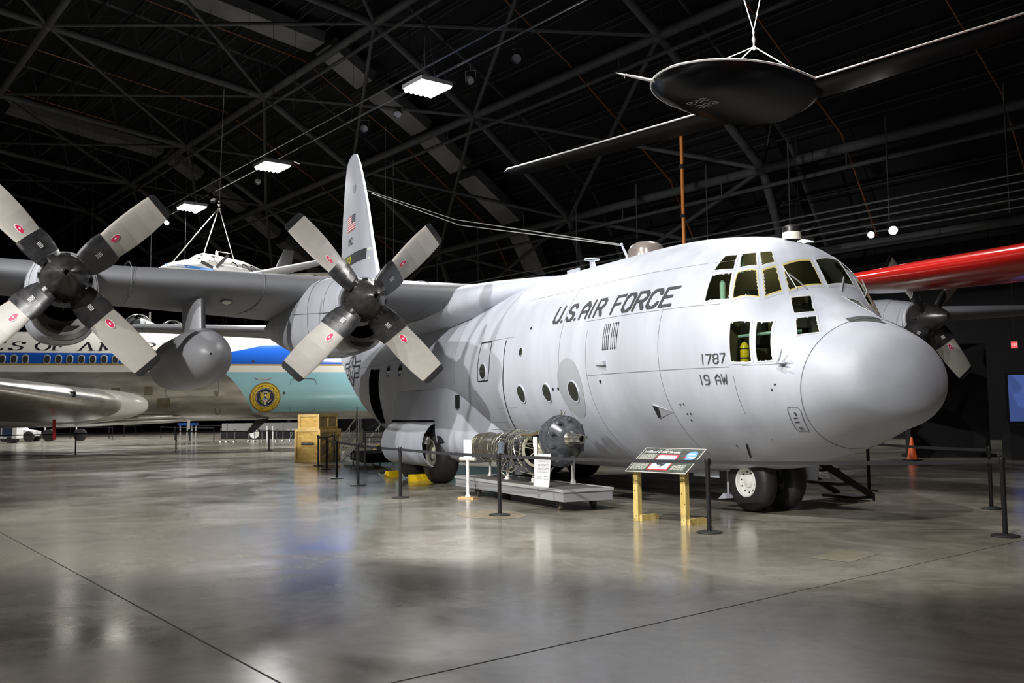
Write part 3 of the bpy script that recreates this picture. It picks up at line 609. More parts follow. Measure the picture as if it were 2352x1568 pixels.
# ---------------------------------------------------------------- wings and tail
def foil(n=22, tk=.16, camber=.015):
    b = np.linspace(0, np.pi, n); x = (1-np.cos(b))/2
    t = tk/.2*(.2969*np.sqrt(x)-.126*x-.3516*x**2+.2843*x**3-.1030*x**4); c = camber*4*x*(1-x)
    up = np.stack([x, c+t], 1); lo = np.stack([x, c-t], 1)
    return np.concatenate([up[::-1], lo[1:-1]])          # trailing edge over the top to the nose and back below
def wing_ring(y, xle, zle, xte, zte, tk, side):
    f = foil(22, tk); ch = np.array([xte-xle, 0, zte-zle]); c = np.linalg.norm(ch); e = ch/c; up = np.array([-e[2], 0, e[0]])
    P = np.array([xle, y*side, zle])+f[:, :1]*c*e+f[:, 1:]*c*up; return P
def wing_secs(side):
    S = []
    for y, xle, zle, xte, zte, tk in ((1.2, 11.95, 4.38, 17.1, 3.98, .16), (5.1, 12.0, 4.39, 17.0, 4.10, .155), (7.6, 12.05, 4.40, 16.8, 4.24, .148), (10.36, 12.1, 4.42, 16.55, 4.39, .138), (15., 12.3, 4.60, 16.1, 4.60, .13), (19.6, 12.5, 4.9, 15.5, 4.88, .12), (20.1, 12.7, 4.93, 15.3, 4.92, .08), (20.25, 13.2, 4.94, 14.9, 4.93, .03)):
        S.append(wing_ring(y, xle, zle, xte, zte, tk, side))
    return S
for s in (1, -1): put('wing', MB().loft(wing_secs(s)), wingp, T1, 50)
# root fillet: the upper shoulder fairing between wing and fuselage crown
mb = MB(); rings = []
for x, top, hw, zb in ((9.9, 4.66, .3, 4.5), (10.6, 4.675, 1.2, 4.2), (11.3, 4.68, 1.95, 3.95), (12.0, 4.70, 2.3, 3.75), (13.0, 4.75, 2.45, 3.62), (15.0, 4.78, 2.5, 3.6), (16.8, 4.74, 2.45, 3.6), (18.2, 4.70, 1.6, 3.9), (19.5, 4.68, .3, 4.5)):
    rings.append([(x, hw*math.copysign(abs(math.cos(t))**.62, math.cos(t)), (top+zb)/2+(top-zb)/2*math.copysign(abs(math.sin(t))**.7, math.sin(t))) for t in np.linspace(0, 2*np.pi, 48, endpoint=False)])
put('wing_fairing', mb.loft(rings), paint, T1, 60)
for y in (2.75, 4.1, 6.5, 9.1):                              # panel joints across the starboard wing
    r = wing_ring(y, 11.985+.008*y, 4.355+.009*y, 17., 4.0+.035*y, .166, 1)[12:34]
    put('wing_joint', MB().tube(r+np.array([-.012, 0, .0]), .008, 4), seamd, T1)
mb = MB(); mb.lathe([(-.02, .13), (.012, .13), (.012, .1)], (12.75, 7.15, 4.06), (-.35, 0, -1), 18); put('landing_lamp_rim', mb, wingp, T1)
mb = MB(); mb.lathe([(.008, .1), (.01, .001)], (12.75, 7.15, 4.06), (-.35, 0, -1), 18); put('landing_lamp', mb, metal, T1)
# fin
def fin_half(z):
    xl = np.interp(z, [4.6, 5.4, 6.63, 7.71, 9.25, 10.32, 11.1, 11.42, 11.53], [21.6, 23.25, 23.93, 24.45, 25.03, 25.54, 26.0, 26.28, 26.7]); xt = np.interp(z, [4.6, 6.97, 9.33, 10.96, 11.41, 11.53], [28.9, 28.45, 28.1, 27.75, 27.4, 27.0]); return xl, xt
def fin_tk(z): return np.interp(z, [4.6, 8, 10.8, 11.35, 11.53], [.135, .13, .13, .1, .03])
rings = []
for z in (4.6, 5.0, 5.4, 6.0, 6.63, 7.3, 8, 8.7, 9.3, 10.0, 10.6, 11.1, 11.3, 11.42, 11.5, 11.53):
    xl, xt = fin_half(z); f = foil(20, fin_tk(z), 0); rings.append([(xl+p[0]*(xt-xl), p[1]*(xt-xl), z) for p in f])
put('fin', MB().loft(rings), paint, T1, 55)
def finpt(x, z, off=.012):
    xl, xt = fin_half(z); c = xt-xl; q = np.clip((x-xl)/c, 0, 1); t = fin_tk(z)/.2*(.2969*math.sqrt(q)-.126*q-.3516*q**2+.2843*q**3-.1030*q**4); return np.array([x, t*c+off, z])
def fin_quad(x0, x1, z0, z1, mb, mi=0, off=.012, n=10):
    G = [[finpt(x0+(x1-x0)*i/n, z0+(z1-z0)*j/2, off) for i in range(n+1)] for j in range(3)]; mb.grid(G, mi=mi)
mb = MB(); fin_quad(24.62, 27.6, 7.2, 7.6, mb, off=.01); put('fin_band', mb, mark, T1)
mb = MB(); fin_quad(24.4, 24.6, 7.5, 7.6, mb, off=.006); fin_quad(24.35, 24.5, 7.16, 7.24, mb, off=.006); put('fin_chip', mb, pmat('bare_mint', (.6, .7, .62), .5), T1)
mb = letter_mb(strokes('THE ROCK', 1, 1, (.8, .8)), lambda u, v: finpt(27.6-1.35*u, 7.27+.27*v, .016)); put('lettering', mb, pmat('lettering_yellow', (.85, .75, .02), .5), T1)
mb = letter_mb(strokes('AMC', 1, 1, (.9, .9)), lambda u, v: finpt(26.75-.6*u, 7.95+.28*v, .016)); put('lettering', mb, mark, T1)
mb = MB()
fr_, fw, fb = pmat('flag_red', (.55, .03, .04), .5), pmat('flag_white', (.8, .8, .8), .5), pmat('flag_blue', (.02, .03, .07), .5)
for i in range(13): fin_quad(25.85, 26.9, 8.5+.044*i, 8.5+.044*(i+1), mb, 0 if i % 2 == 0 else 1, .012, 6)
fin_quad(25.85, 26.3, 8.5+.044*6, 8.5+.044*13, mb, 2, .016, 6)
for i in range(5):
    for j in range(4): fin_quad(25.89+.08*i, 25.915+.08*i, 8.8+.065*j, 8.825+.065*j, mb, 1, .02, 1)
put('flag', mb, [fr_, fw, fb], T1)
mb = MB(); mb.add([finpt(26.1+.16*math.cos(t), 10.05+.16*math.sin(t)*1.0, .012) for t in np.linspace(0, 6.28, 20)], [list(range(20))]); put('fin_emblem', mb, worn, T1)
for s in (1, -1):
    rings = []
    for y, xl, xt, z, tk in ((.3, 25.1, 28.9, 4.62, .14), (4, 25.5, 28.5, 4.64, .13), (7.7, 25.95, 28.1, 4.68, .11), (8.0, 26.3, 27.8, 4.68, .05)):
        rings.append([(xl+p[0]*(xt-xl), y*s, z+p[1]*(xt-xl)) for p in foil(18, tk, 0)])
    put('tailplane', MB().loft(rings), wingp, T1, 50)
# ---------------------------------------------------------------- engines
nacp = pmat('nacelle_grey_paint', (.37, .39, .43), .47, var=.13, scale=1.6, stretch=(1, 1, .5)); nacdark = pmat('intake_lip_metal', (.16, .155, .15), .35, metal=.5, var=.25, scale=4)
spin_m = pmat('spinner_black', (.020, .018, .017), .3, var=.4, scale=5, rvar=.08)
blade_m = pmat('blade_taupe', (.34, .32, .29), .5, var=.07, scale=6); cuff_m = pmat('blade_cuff_black', (.022, .0215, .023), .36, var=.5, scale=5, rvar=.1); tip_m = pmat('blade_tip_black', (.014, .014, .015), .4)
emb_r, emb_w = pmat('emblem_red', (.55, .02, .08), .5), pmat('emblem_white', (.82, .8, .78), .5)
def nac_ring(x, cy, cz, top, bot, hw, e=.8, n=44):
    out = []
    for t in np.linspace(0, 2*np.pi, n, endpoint=False):
        c, s = math.cos(t), math.sin(t); z = (top+bot)/2+(top-bot)/2*math.copysign(abs(s)**e, s); out.append((x, cy+hw*math.copysign(abs(c)**e, c), cz+z))
    return out
def make_blade(mb, hub, ang, piv):
    """one paddle blade along +r, section pitched about its own axis; slots: cuff, blade, tip, red, white"""
    rd = np.array([0, -math.cos(ang), math.sin(ang)]); tg = np.array([0, -math.sin(ang), -math.cos(ang)]); ax = np.array([1., 0, 0])
    R = [(.36, .50, .13, 41), (.44, .57, .15, 40), (.60, .625, .14, 38), (.74, .645, .12, 36), (.885, .60, .095, 34), (.89, .545, .085, 34), (1.05, .56, .07, 30), (1.3, .57, .056, 25), (1.6, .555, .042, 20.5), (1.83, .52, .032, 17.5), (1.935, .50, .028, 16.5), (1.94, .50, .028, 16.5), (2.01, .475, .022, 15.8), (2.045, .42, .016, 15.5), (2.057, .36, .008, 15.4)]
    rings = []
    for r, ch, tk, pt in R:
        q = rad(pt-3); cdir = tg*math.cos(q)+ax*math.sin(q); nd = -ax*math.cos(q)+tg*math.sin(q); ring_ = []
        f = foil(14, .12, .02)
        for x, yv in f: ring_.append(hub+rd*r+cdir*(x-.42)*ch+nd*yv*tk/.12)
        rings.append(ring_)
    for i in range(len(rings)-1): mb.loft(rings[i:i+2], False, 0 if i < 4 else (2 if i >= 11 else 1))
    mb.add(rings[-1], [list(range(len(rings[-1])))], 2); mb.add(rings[0], [list(range(len(rings[0])))], 0)
    q = rad(28); cdir = tg*math.cos(q)+ax*math.sin(q); nd = -ax*math.cos(q)+tg*math.sin(q); c = hub+rd*1.04+nd*.05
    for rx, ry, mi, o in ((.056, .1, 4, .0), (.045, .088, 3, .004), (.014, .022, 4, .008)): mb.add([c+nd*o+cdir*(x-.02)+rd*y for x, y in ellipse(0, 0, rx, ry, 20)], [list(range(20))], mi)
    q2 = rad(36); cd2 = tg*math.cos(q2)+ax*math.sin(q2); nd2 = -ax*math.cos(q2)+tg*math.sin(q2); c = hub+rd*.64+nd2*.115
    for i in range(3):
        for j in range(5): mb.add([c+cd2*(-.05+.03*i+a)+rd*(-.05+.022*j+b) for a, b in ((0, 0), (.022, 0), (.022, .012), (0, .012))], [[0, 1, 2, 3]], 4)
def engine(cy, cz, ang):
    hub = np.array([9.61, cy, cz])
    mb = MB()   # cowling: round behind the spinner, long chin below
    ring_list = [(10.02, .46, -.55, .46, 1.), (10.06, .475, -.88, .475, .95), (10.35, .54, -.97, .52, .88), (10.9, .64, -1.01, .60, .8), (11.8, .70, -1.0, .64, .78), (12.8, .70, -.94, .66, .78), (13.8, .60, -.86, .64, .8), (15.0, .45, -.64, .55, .85), (16.3, .34, -.40, .42, .9), (17.2, .24, -.2, .3, 1.)]
    R_ = [nac_ring(x, cy, cz, t, b, w, e) for x, t, b, w, e in ring_list]
    mb.loft(R_[1:], False); nc = put('nacelle', mb, nacp, T1, 55)
    n = 36; aa = np.linspace(0, 2*np.pi, n, endpoint=False)
    def oval(x, zc, ry, rz, e=1.): return [(x, cy+ry*math.copysign(abs(math.cos(t))**e, math.cos(t)), cz+zc+rz*math.copysign(abs(math.sin(t))**e, math.sin(t))) for t in aa]
    mb = MB(); mb.lathe([(0, .40), (.0, .445), (.06, .475), (.12, .46)], (9.98, cy, cz), (1, 0, 0), 36); put('cowl_ring', mb, nacp, nc)
    # chin intake: rolled lip, dark throat, oil cooler slot below
    mb = MB(); mb.loft([oval(10.75, -.49, .53, .50), oval(10.2, -.50, .50, .485), oval(9.93, -.51, .465, .46), oval(9.86, -.515, .44, .435), oval(9.9, -.41, .375, .31), oval(10.0, -.41, .36, .295)], False)
    put('intake_lip', mb, nacdark, nc)
    mb = MB(); mb.loft([oval(9.95, -.41, .368, .303), oval(10.4, -.46, .33, .3), oval(10.41, -.46, .01, .01)], False); mb.lathe([(0, .38), (.12, .39)], (9.93, cy, cz), (1, 0, 0), 24, caps=True)
    put('intake_throat', mb, darkhole, nc)
    mb = MB(); G = []
    for q in np.linspace(-1, 1, 13):
        y = q*.24; zt = -.785-.012*(1-q*q); zb = -.89+.06*q*q+(.02 if abs(q) > .95 else 0); G.append([(9.835+.03*abs(q), cy+y, cz+zt), (9.85+.03*abs(q), cy+y, cz+zb)])
    mb.grid(G); put('oil_cooler_slot', mb, darkhole, nc)
    mb = MB()
    for x, t, b, w, e in ((10.62, .592, -.995, .563, .84), (11.55, .69, -1.005, .635, .785)): mb.tube(nac_ring(x, cy, cz, t, b, w+.002, e)+nac_ring(x, cy, cz, t, b, w+.002, e)[:1], .006, 4, caps=False)
    for sgn in (1, -1): mb.tube([(10.06, cy+sgn*.482, cz-.2), (10.6, cy+sgn*.577, cz-.18), (11.6, cy+sgn*.64, cz-.1), (12.6, cy+sgn*.665, cz-.02)], .007, 4)
    put('cowl_joint', mb, seamd, nc)
    # propeller
    mb = MB(); mb.lathe([(.0, .045), (.0, .07), (.06, .13), (.2, .225), (.36, .30), (.52, .355), (.7, .392), (.98, .405), (1.0, .38)], (8.975, cy, cz), (1, 0, 0), 44)
    mb.lathe([(.0, .045), (.05, .04), (.052, .001)], (8.975, cy, cz), (1, 0, 0), 20)
    for k in range(4):
        a = ang+k*math.pi/2; rd_ = np.array([0, -math.cos(a), math.sin(a)]); mb.cyl(hub+rd_*.25, hub+rd_*.42, .15, .12, 18); a2 = a+.75; r2 = np.array([0, -math.cos(a2), math.sin(a2)]); mb.box(hub+np.array([.1, 0, 0])+r2*.38, (.12, .09, .09))
    pr = put('propeller_hub', mb, spin_m, T1, 40)
    for k in range(4):
        mb = MB(); make_blade(mb, hub, ang+k*math.pi/2, 0); put('propeller_blade', mb, [cuff_m, blade_m, tip_m, emb_r, emb_w], pr, 35)
engine(5.1, 3.85, rad(45.6)); engine(10.36, 4.01, rad(43.1)); engine(-5.1, 3.85, rad(38)); engine(-10.36, 4.01, rad(44.8))
# external fuel tanks between the engines
for s in (1, -1):
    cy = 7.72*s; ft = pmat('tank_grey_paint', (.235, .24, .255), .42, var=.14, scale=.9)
    mb = MB(); c = np.array([11.2, cy, 2.86])
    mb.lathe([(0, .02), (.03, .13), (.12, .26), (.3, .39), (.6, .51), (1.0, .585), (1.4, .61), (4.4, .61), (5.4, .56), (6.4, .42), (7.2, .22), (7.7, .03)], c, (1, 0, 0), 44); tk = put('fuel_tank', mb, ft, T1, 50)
    rings = []
    for z, xl, xt, w in ((3.2, 12.35, 15.1, .12), (3.6, 12.42, 15.1, .125), (4.05, 12.5, 15.2, .13), (4.4, 12.5, 15.3, .135)):
        rings.append([(xl+p[0]*(xt-xl), cy+p[1]*(xt-xl), z) for p in foil(16, w, 0)])
    put('tank_pylon', MB().loft(rings), ft, tk, 50)
    mb = MB(); mb.lathe([(1.42, .612), (1.44, .613)], c, (1, 0, 0), 44); put('tank_joint', mb, seamd, tk)
# ---------------------------------------------------------------- landing gear and lower fuselage
def fair_ring(x, q, side):   # sponson section
    cy, cz, ry, rz = 1.30, 1.50-.1*(1-q), .93*q+.05, 1.0*q+.05; e = lambda v: math.copysign(abs(v)**.68, v)
    return [(x, side*(cy+ry*e(math.cos(t))), cz+rz*e(math.sin(t))*(1 if t < math.pi else .97)) for t in np.linspace(0, 2*np.pi, 60, endpoint=False)]
for s in (1, -1):
    mb = MB(); xs = np.concatenate([np.linspace(10.25, 12.8, 16), np.linspace(12.9, 15.9, 16), np.linspace(16.0, 17.35, 12)]); G = []
    for x in xs:
        q = 1-max(0, (12.9-x)/2.7)**1.9 if x < 12.9 else (1-max(0, (x-15.9)/1.5)**2 if x > 15.9 else 1); G.append(fair_ring(x, max(.05, q), s))
    def well(i, j):
        t = j*6.0; return 13.05 < (xs[i]+xs[i+1])/2 < 16.25 and (t > 262) 
    mb.grid(G, False, True, 0, well); put('wheel_fairing', mb, paint, T1, 50)
    mb = MB(); mb.box((14.5, s*1.35, 1.1), (3.2, .05, 1.2)); put('wheel_well', mb, darkhole, T1)
    # open door hinged along the top of the well
    arc = [(2.265, 1.45), (2.40, 1.37), (2.55, 1.18), (2.61, .96), (2.60, .74), (2.52, .56), (2.41, .45), (2.31, .40)]
    mb = MB(); inn = [(y-.035*max(.3, (y-1.9)), z-.03*(z-.9)) for y, z in arc]; prof = arc+inn[::-1]
    mb.loft([[(x, s*y, z) for y, z in prof] for x in (13.15, 14.5, 16.0)]); put('gear_door', mb, paint, T1, 35)
    for x in (13.5, 15.22):
        y = 1.98*s; mb = MB(); mb.lathe([(-.25, .34), (-.25, .5), (-.24, .62), (-.19, .685), (-.1, .71), (.1, .71), (.19, .685), (.24, .62), (.25, .5), (.25, .34)], (x, y, .70), (0, s, 0), 40); w = put('main_wheel', mb, rubber, T1, 40)
        mb = MB(); mb.lathe([(.24, .35), (.25, .33), (.2, .3), (.17, .16), (.21, .14), (.23, .09), (.23, .001)], (x, y, .70), (0, s, 0), 30); put('wheel_rim', mb, pmat('rim_cream', (.55, .53, .42), .4), w)
        mb = MB(); mb.cyl((x, 1.5*s, .7), (x, y, .7), .09); mb.cyl((x, 1.6*s, .7), (x, 1.45*s, 1.9), .11); put('gear_strut', mb, metal, T1)
mb = MB(); mb.lathe([(-.01, .1), (.03, .1), (.05, .05), (.055, .001)], (13.5, 2.33, 1.02), (-1, .3, 0), 18); put('gear_lamp', mb, metal, T1)
# fairing exhaust outlet and vents on the starboard side
mb = MB(); mb.box((12.0, 2.17, 1.92), (.12, .06, .3)); put('exhaust_slot', mb, darkhole, T1)
mb = MB(); mb.loft([[(13.0, 2.27, 1.14), (12.8, 2.27, 1.12), (12.76, 2.265, .98), (12.96, 2.255, .95)], [(12.82, 2.2, 1.14), (12.62, 2.2, 1.12), (12.58, 2.2, .98), (12.78, 2.2, .95)]]); put('fairing_inlet', mb, darkhole, T1)
# nose gear
for s in (1, -1):
    mb = MB(); y = .30*s; mb.lathe([(-.15, .235), (-.16, .33), (-.14, .43), (-.09, .475), (.0, .485), (.09, .475), (.14, .43), (.16, .33), (.15, .235)], (4.25, y, .478), (0, s, 0), 40); w = put('nose_wheel', mb, rubber, T1, 40)
    mb = MB(); mb.lathe([(.155, .245), (.165, .235), (.155, .222), (.1, .205), (.085, .1), (.12, .085), (.135, .06), (.14, .001)], (4.25, y, .478), (0, s, 0), 36); put('wheel_rim', mb, white_p, w, 30)
    mb = MB()
    for i in range(10):
        t = i*2*math.pi/10+.2; p = np.array([4.25+.165*math.cos(t), y+.094*s, .478+.165*math.sin(t)]); mb.cyl(p, p+np.array([0, .012*s, 0]), .012, n=8)
    put('wheel_bolt', mb, lineblk, w)
mb = MB(); mb.cyl((4.25, 0, .478), (4.35, 0, 1.0), .075); mb.cyl((4.25, -.3, .478), (4.25, .3, .478), .05); mb.tube([(4.35, 0, .62), (4.8, 0, .72), (5.3, 0, .85)], .04); mb.cyl((4.3, .1, .55), (4.6, .1, .5), .03); put('nose_gear_strut', mb, nacdark, T1)
for s in (1, -1):
    mb = MB(); mb.loft([[(3.55, s*.44, .76), (3.55, s*.47, .76), (3.62, s*.5, .5), (3.62, s*.47, .5)], [(4.9, s*.46, .70), (4.9, s*.49, .70), (4.85, s*.52, .6), (4.85, s*.49, .6)]]) if s < 0 else mb.box((5.3, .42, .57), (.7, .02, .12)); put('nose_gear_door', mb, paint, T1)
mb = MB(); mb.box((4.3, 0, .80), (1.4, .85, .03)); put('nose_gear_bay', mb, darkhole, T1)
mb = MB(); mb.loft([[(4.95, .12, .16), (5.15, .12, .14), (5.15, .3, .14), (4.95, .3, .16)], [(5.0, .15, .24), (5.05, .15, .24), (5.05, .27, .24), (5.0, .27, .24)]]); mb.cyl((5.0, .2, .2), (5.0, .2, .62), .02); put('belly_aerial', mb, paint, T1)
# crew entry door steps let down on the far side
mb = MB()
for i, (z, y) in enumerate(((.78, -1.35), (.52, -1.75), (.26, -2.15), (.0, -2.5))): mb.box((5.0, y, z+.06), (.8, .42, .05))
mb.prism([(0, -1.1, 1.0), (0, -1.1, .85), (0, -2.75, -.0), (0, -2.75, .12)], (1, 0, 0), 4.56, 4.6); mb.prism([(0, -1.1, 1.0), (0, -1.1, .85), (0, -2.75, .0), (0, -2.75, .12)], (1, 0, 0), 5.4, 5.44); put('entry_steps', mb, blackp, T1)
# ================================================================ PRESIDENTIAL JETLINER (blue, white and bare metal)
JO = np.array([38.73, 8.58, 0.]); JA = nrm([-.17, -.985, 0]); JN = np.array([JA[1], -JA[0], 0.])      # JA toward its nose, JN toward the viewer
def J(a, z, n=0.): return JO+JA*a+JN*(n-1.9)+ZV*z
def jet_paint():
    m = bpy.data.materials.new('jetliner_livery'); m.use_nodes = True; nt = m.node_tree; N = nt.nodes; Lk = nt.links; b = N['Principled BSDF']
    tc = N.new('ShaderNodeTexCoord'); sp = N.new('ShaderNodeSeparateXYZ'); Lk.new(tc.outputs['Object'], sp.inputs[0]); X, Z = sp.outputs[0], sp.outputs[2]
    def M(op, a, c, k=False):
        n = N.new('ShaderNodeMath'); n.operation = op; n.use_clamp = k
        for i, v in enumerate((a, c)):
            if isinstance(v, (int, float)): n.inputs[i].default_value = v
            else: Lk.new(v, n.inputs[i])
        return n.outputs[0]
    def step(v, e, w=.02): return M('MULTIPLY', M('SUBTRACT', v, e), 1/w, True)
    def mix(f, c0, c1):
        n = N.new('ShaderNodeMix'); n.data_type = 'RGBA'; Lk.new(f, n.inputs[0])
        for i, c in ((6, c0), (7, c1)):
            if isinstance(c, tuple): n.inputs[i].default_value = (*c, 1)
            else: Lk.new(c, n.inputs[i])
        return n.outputs[2]
    nz = N.new('ShaderNodeTexNoise'); nz.inputs['Scale'].default_value = 1.2; nz.inputs['Detail'].default_value = 5
    vr = N.new('ShaderNodeValToRGB'); vr.color_ramp.elements[0].color = (.34, .325, .295, 1); vr.color_ramp.elements[1].color = (.62, .60, .55, 1); vr.color_ramp.elements[0].position = .35; vr.color_ramp.elements[1].position = .65
    mp = N.new('ShaderNodeMapping'); mp.inputs['Scale'].default_value = (.6, 1, 2.2); Lk.new(tc.outputs['Object'], mp.inputs[0]); Lk.new(mp.outputs[0], nz.inputs['Vector']); Lk.new(nz.outputs[0], vr.inputs[0])
    # cyan nose field: right of a swept line
    e_c = M('ADD', M('MULTIPLY', M('POWER', M('SUBTRACT', 3.75, Z), .62), 1.05), 5.65)
    is_c = M('MULTIPLY', step(X, e_c), step(Z, 1.83))
    low = mix(is_c, vr.outputs[0], (.30, .56, .62))
    is_w = step(Z, 3.70); up = mix(is_w, low, (.82, .79, .72))
    # blue cheatline with a sweep upward near the nose
    zt = M('ADD', 4.56, M('MULTIPLY', M('POWER', M('MAXIMUM', M('SUBTRACT', X, 5.2), 0.0), 1.6), .105))
    is_b = M('MULTIPLY', step(Z, 4.07), M('SUBTRACT', 1.0, step(Z, zt)))
    c2 = mix(is_b, up, (.015, .105, .52))
    is_g = M('MULTIPLY', step(Z, 4.0), M('SUBTRACT', 1.0, step(Z, 4.07)))
    c3 = mix(is_g, c2, (.45, .30, .06)); Lk.new(c3, b.inputs['Base Color'])
    metal_f = M('MULTIPLY', M('SUBTRACT', 1.0, is_w), M('SUBTRACT', 1.0, is_c)); Lk.new(M('MULTIPLY', metal_f, .85), b.inputs['Metallic'])
    Lk.new(M('ADD', .16, M('MULTIPLY', metal_f, .2)), b.inputs['Roughness']); b.inputs['Coat Weight'].default_value = .3
    return m
TJ = thing('presidential_jetliner', 'blue, white and bare-metal four-engine jetliner with a round gold seal, parked behind the cargo aircraft', 'aircraft', tuple(JO-JN*1.9), math.atan2(JA[1], JA[0]))
def jsec(a):
    k = np.interp(a, [-30, -14, 13, 15.5, 17.5, 19, 20.2, 20.8], [.05, 1, 1, .95, .80, .58, .32, .05]); return k
mb = MB(); rings = []
for a in np.concatenate([np.linspace(-30, -14, 14), np.linspace(-13, 13, 27), np.linspace(13.6, 20.8, 18)]):
    k = jsec(a); up = 2.0*k; dn = 2.15*k; zc = np.interp(a, [-30, -14, 13, 20.8], [4.9, 3.62, 3.62, 3.1]); r = []
    for t in np.linspace(0, 2*np.pi, 72, endpoint=False):
        c, s = math.cos(t), math.sin(t); r.append(J(a, zc+(up if s > 0 else dn)*s, 1.9*k*c*(1. if s > 0 else abs(1-.04*s*s))))
    rings.append(r)
put('fuselage', mb.loft(rings), jet_paint(), TJ, 60)
def jskin(a, z, off=.01):
    zc, up = 3.62, (2.0 if z > 3.62 else 2.15); s = max(-1, min(1, (z-zc)/up)); c = math.sqrt(1-s*s); return J(a, z, (1.9+off)*c)
alu = pmat('polished_aluminium', (.62, .60, .56), .28, metal=.9, var=.25, scale=2.2); jw = pmat('jet_white', (.80, .78, .72), .25); winf = pmat('window_bezel', (.62, .60, .55), .3, metal=.4)
jwd = pmat('jet_window_dark', (.05, .055, .05), .08)
def rrect(cx, cy, w, h, r, n=5):
    P = []
    for sx, sy, a0 in ((1, 1, 0), (-1, 1, 90), (-1, -1, 180), (1, -1, 270)):
        for i in range(n): q = rad(a0+90*i/(n-1)); P.append((cx+sx*(w/2-r)+r*math.cos(q), cy+sy*(h/2-r)+r*math.sin(q)))
    return P
for a in [-9.4, -8.94, -8.48, -8.02, -7.56, -7.1, -6.64, -6.18, -5.72, -5.26, -4.8, -4.34, -3.87, -3.40, -2.94, -2.48, -1.61, -1.15, -.69, -.22, .25, .72, 1.19, 1.66, 2.12, 2.58, 3.04, 3.5, 3.96]:
    mb = MB(); mb.grid([[jskin(*p, off=.022) for p in rrect(a, 4.27, .2, .33, .09)], [jskin(*p, off=.022) for p in rrect(a, 4.27, .27, .41, .12)], [jskin(*p, off=.002) for p in rrect(a, 4.27, .29, .43, .13)]], False, True); w = put('cabin_window', mb, winf, TJ)
    mb = MB(); mb.add([jskin(*p, off=.014) for p in rrect(a, 4.27, .21, .35, .09)], [list(range(20))]); put('window_pane', mb, jwd, w)
# broad roman capitals: thick stems, thin hairlines and small serifs
RG = {'A': ['.2,0 2.1,6 4,0', '1,2 3.2,2', '-.4,0 .8,0', '3.2,0 4.7,0'], 'C': ['4,4.7 2.9,6 1.4,6 .1,4.2 .1,1.8 1.4,0 2.9,0 4,1.3', '4,4.6 4,5.9'], 'E': ['.7,0 .7,6', '.1,6 4,6', '4,6 4,5', '.7,3.1 2.7,3.1', '2.7,3.6 2.7,2.6', '.1,0 4.1,0', '4.1,0 4.2,1.1'], 'F': ['.7,0 .7,6', '.1,6 4,6', '4,6 4,5', '.7,3.1 2.7,3.1', '2.7,3.6 2.7,2.6', '.1,0 1.6,0'],
 'I': ['.8,0 .8,6', '.1,6 1.5,6', '.1,0 1.5,0'], 'M': ['.4,0 .4,6 2.4,.4 4.4,6', '4.5,6 4.5,0', '-.2,0 1,0', '3.8,0 5.3,0', '-.2,6 .5,6', '4.4,6 5.3,6'], 'O': ['1.4,0 .1,1.8 .1,4.2 1.4,6 3,6 4.3,4.2 4.3,1.8 3,0 1.4,0'], 'R': ['.7,0 .7,6', '.1,6 2.8,6 3.8,5.2 3.8,4 2.8,3.1 .7,3.1', '2.2,3.1 4,0 4.7,0', '.1,0 1.5,0'], 'S': ['3.6,4.7 3,5.8 1.4,6 .5,5.2 .5,4.2 1.2,3.4 3,2.7 3.7,1.8 3.6,.8 2.7,0 1,0 .3,1.3', '3.7,4.5 3.7,5.8', '.2,.2 .2,1.5'],
 'T': ['2.1,0 2.1,6', '.1,6 4.1,6', '.1,6 .1,4.9', '4.1,6 4.1,4.9', '1.3,0 2.9,0'], 'U': ['.7,6 .7,1.5 1.7,0 2.9,0 3.8,1.5 3.8,6', '.1,6 1.4,6', '3.2,6 4.5,6'], 'N': ['.5,0 .5,6 4,0 4,6', '-.1,0 1.1,0', '3.4,6 4.6,6', '-.2,6 .6,6'], 'D': ['.7,0 .7,6', '.1,6 2.6,6 4.1,4.4 4.1,1.6 2.6,0 .1,0'], ' ': []}
RA = {'I': 1.6, ' ': 2.6, 'M': 4.9, 'O': 4.4}
jm = MB(); jb = pmat('lettering_black', (.015, .015, .017), .4)
for word, a0, w, gp in (('UNITED STATES', -12.85, 10.25, 2.3), ('OF', -2.17, 1.28, .6), ('AMERICA', -.40, 5.45, 2.3)):
    put('lettering', letter_mb(strokes(word, 1., 1., (.8, .26), .012, gp, RG, RA), lambda u, v: jskin(a0+w*u, 4.68+.40*v, .012)), jb, TJ)
# presidential seal
mb = MB(); SC = (7.76, 2.53)
def sfn(x, y, o=.0): return jskin(SC[0]+x, SC[1]+y, .015+o)
def sdisc(r, o, mi, r0=0., n=56):
    mb.grid([[sfn(q*math.cos(t), q*math.sin(t), o) for t in np.linspace(0, 2*np.pi, n, endpoint=False)] for q in (max(r0, .001), (r+r0)/2, r)], False, True, mi)
sdisc(.70, 0, 0); sdisc(.64, .006, 1, .44); sdisc(.45, .012, 2)
for i in range(50):
    t = 2*np.pi*i/50; mb.add([sfn(.415*math.cos(t)+.017*math.cos(u), .415*math.sin(t)+.017*math.sin(u), .02) for u in np.linspace(0, 2*np.pi, 7)[:-1]], [list(range(6))], 3)
def arc_text(txt, a0, a1, r, h, flip=False):
    n = len(txt)
    for i, ch in enumerate(txt):
        if ch == ' ': continue
        t = rad(a0+(a1-a0)*i/(n-1)); er = np.array([math.cos(t), math.sin(t)]); et = np.array([er[1], -er[0]])
        for P in strokes(ch, None, h, (1., 1.)): mb.add([sfn(*(er*(r+v-h/2)+et*(u-h*.3)), o=.016) for u, v in P], [list(range(len(P)))], 2)
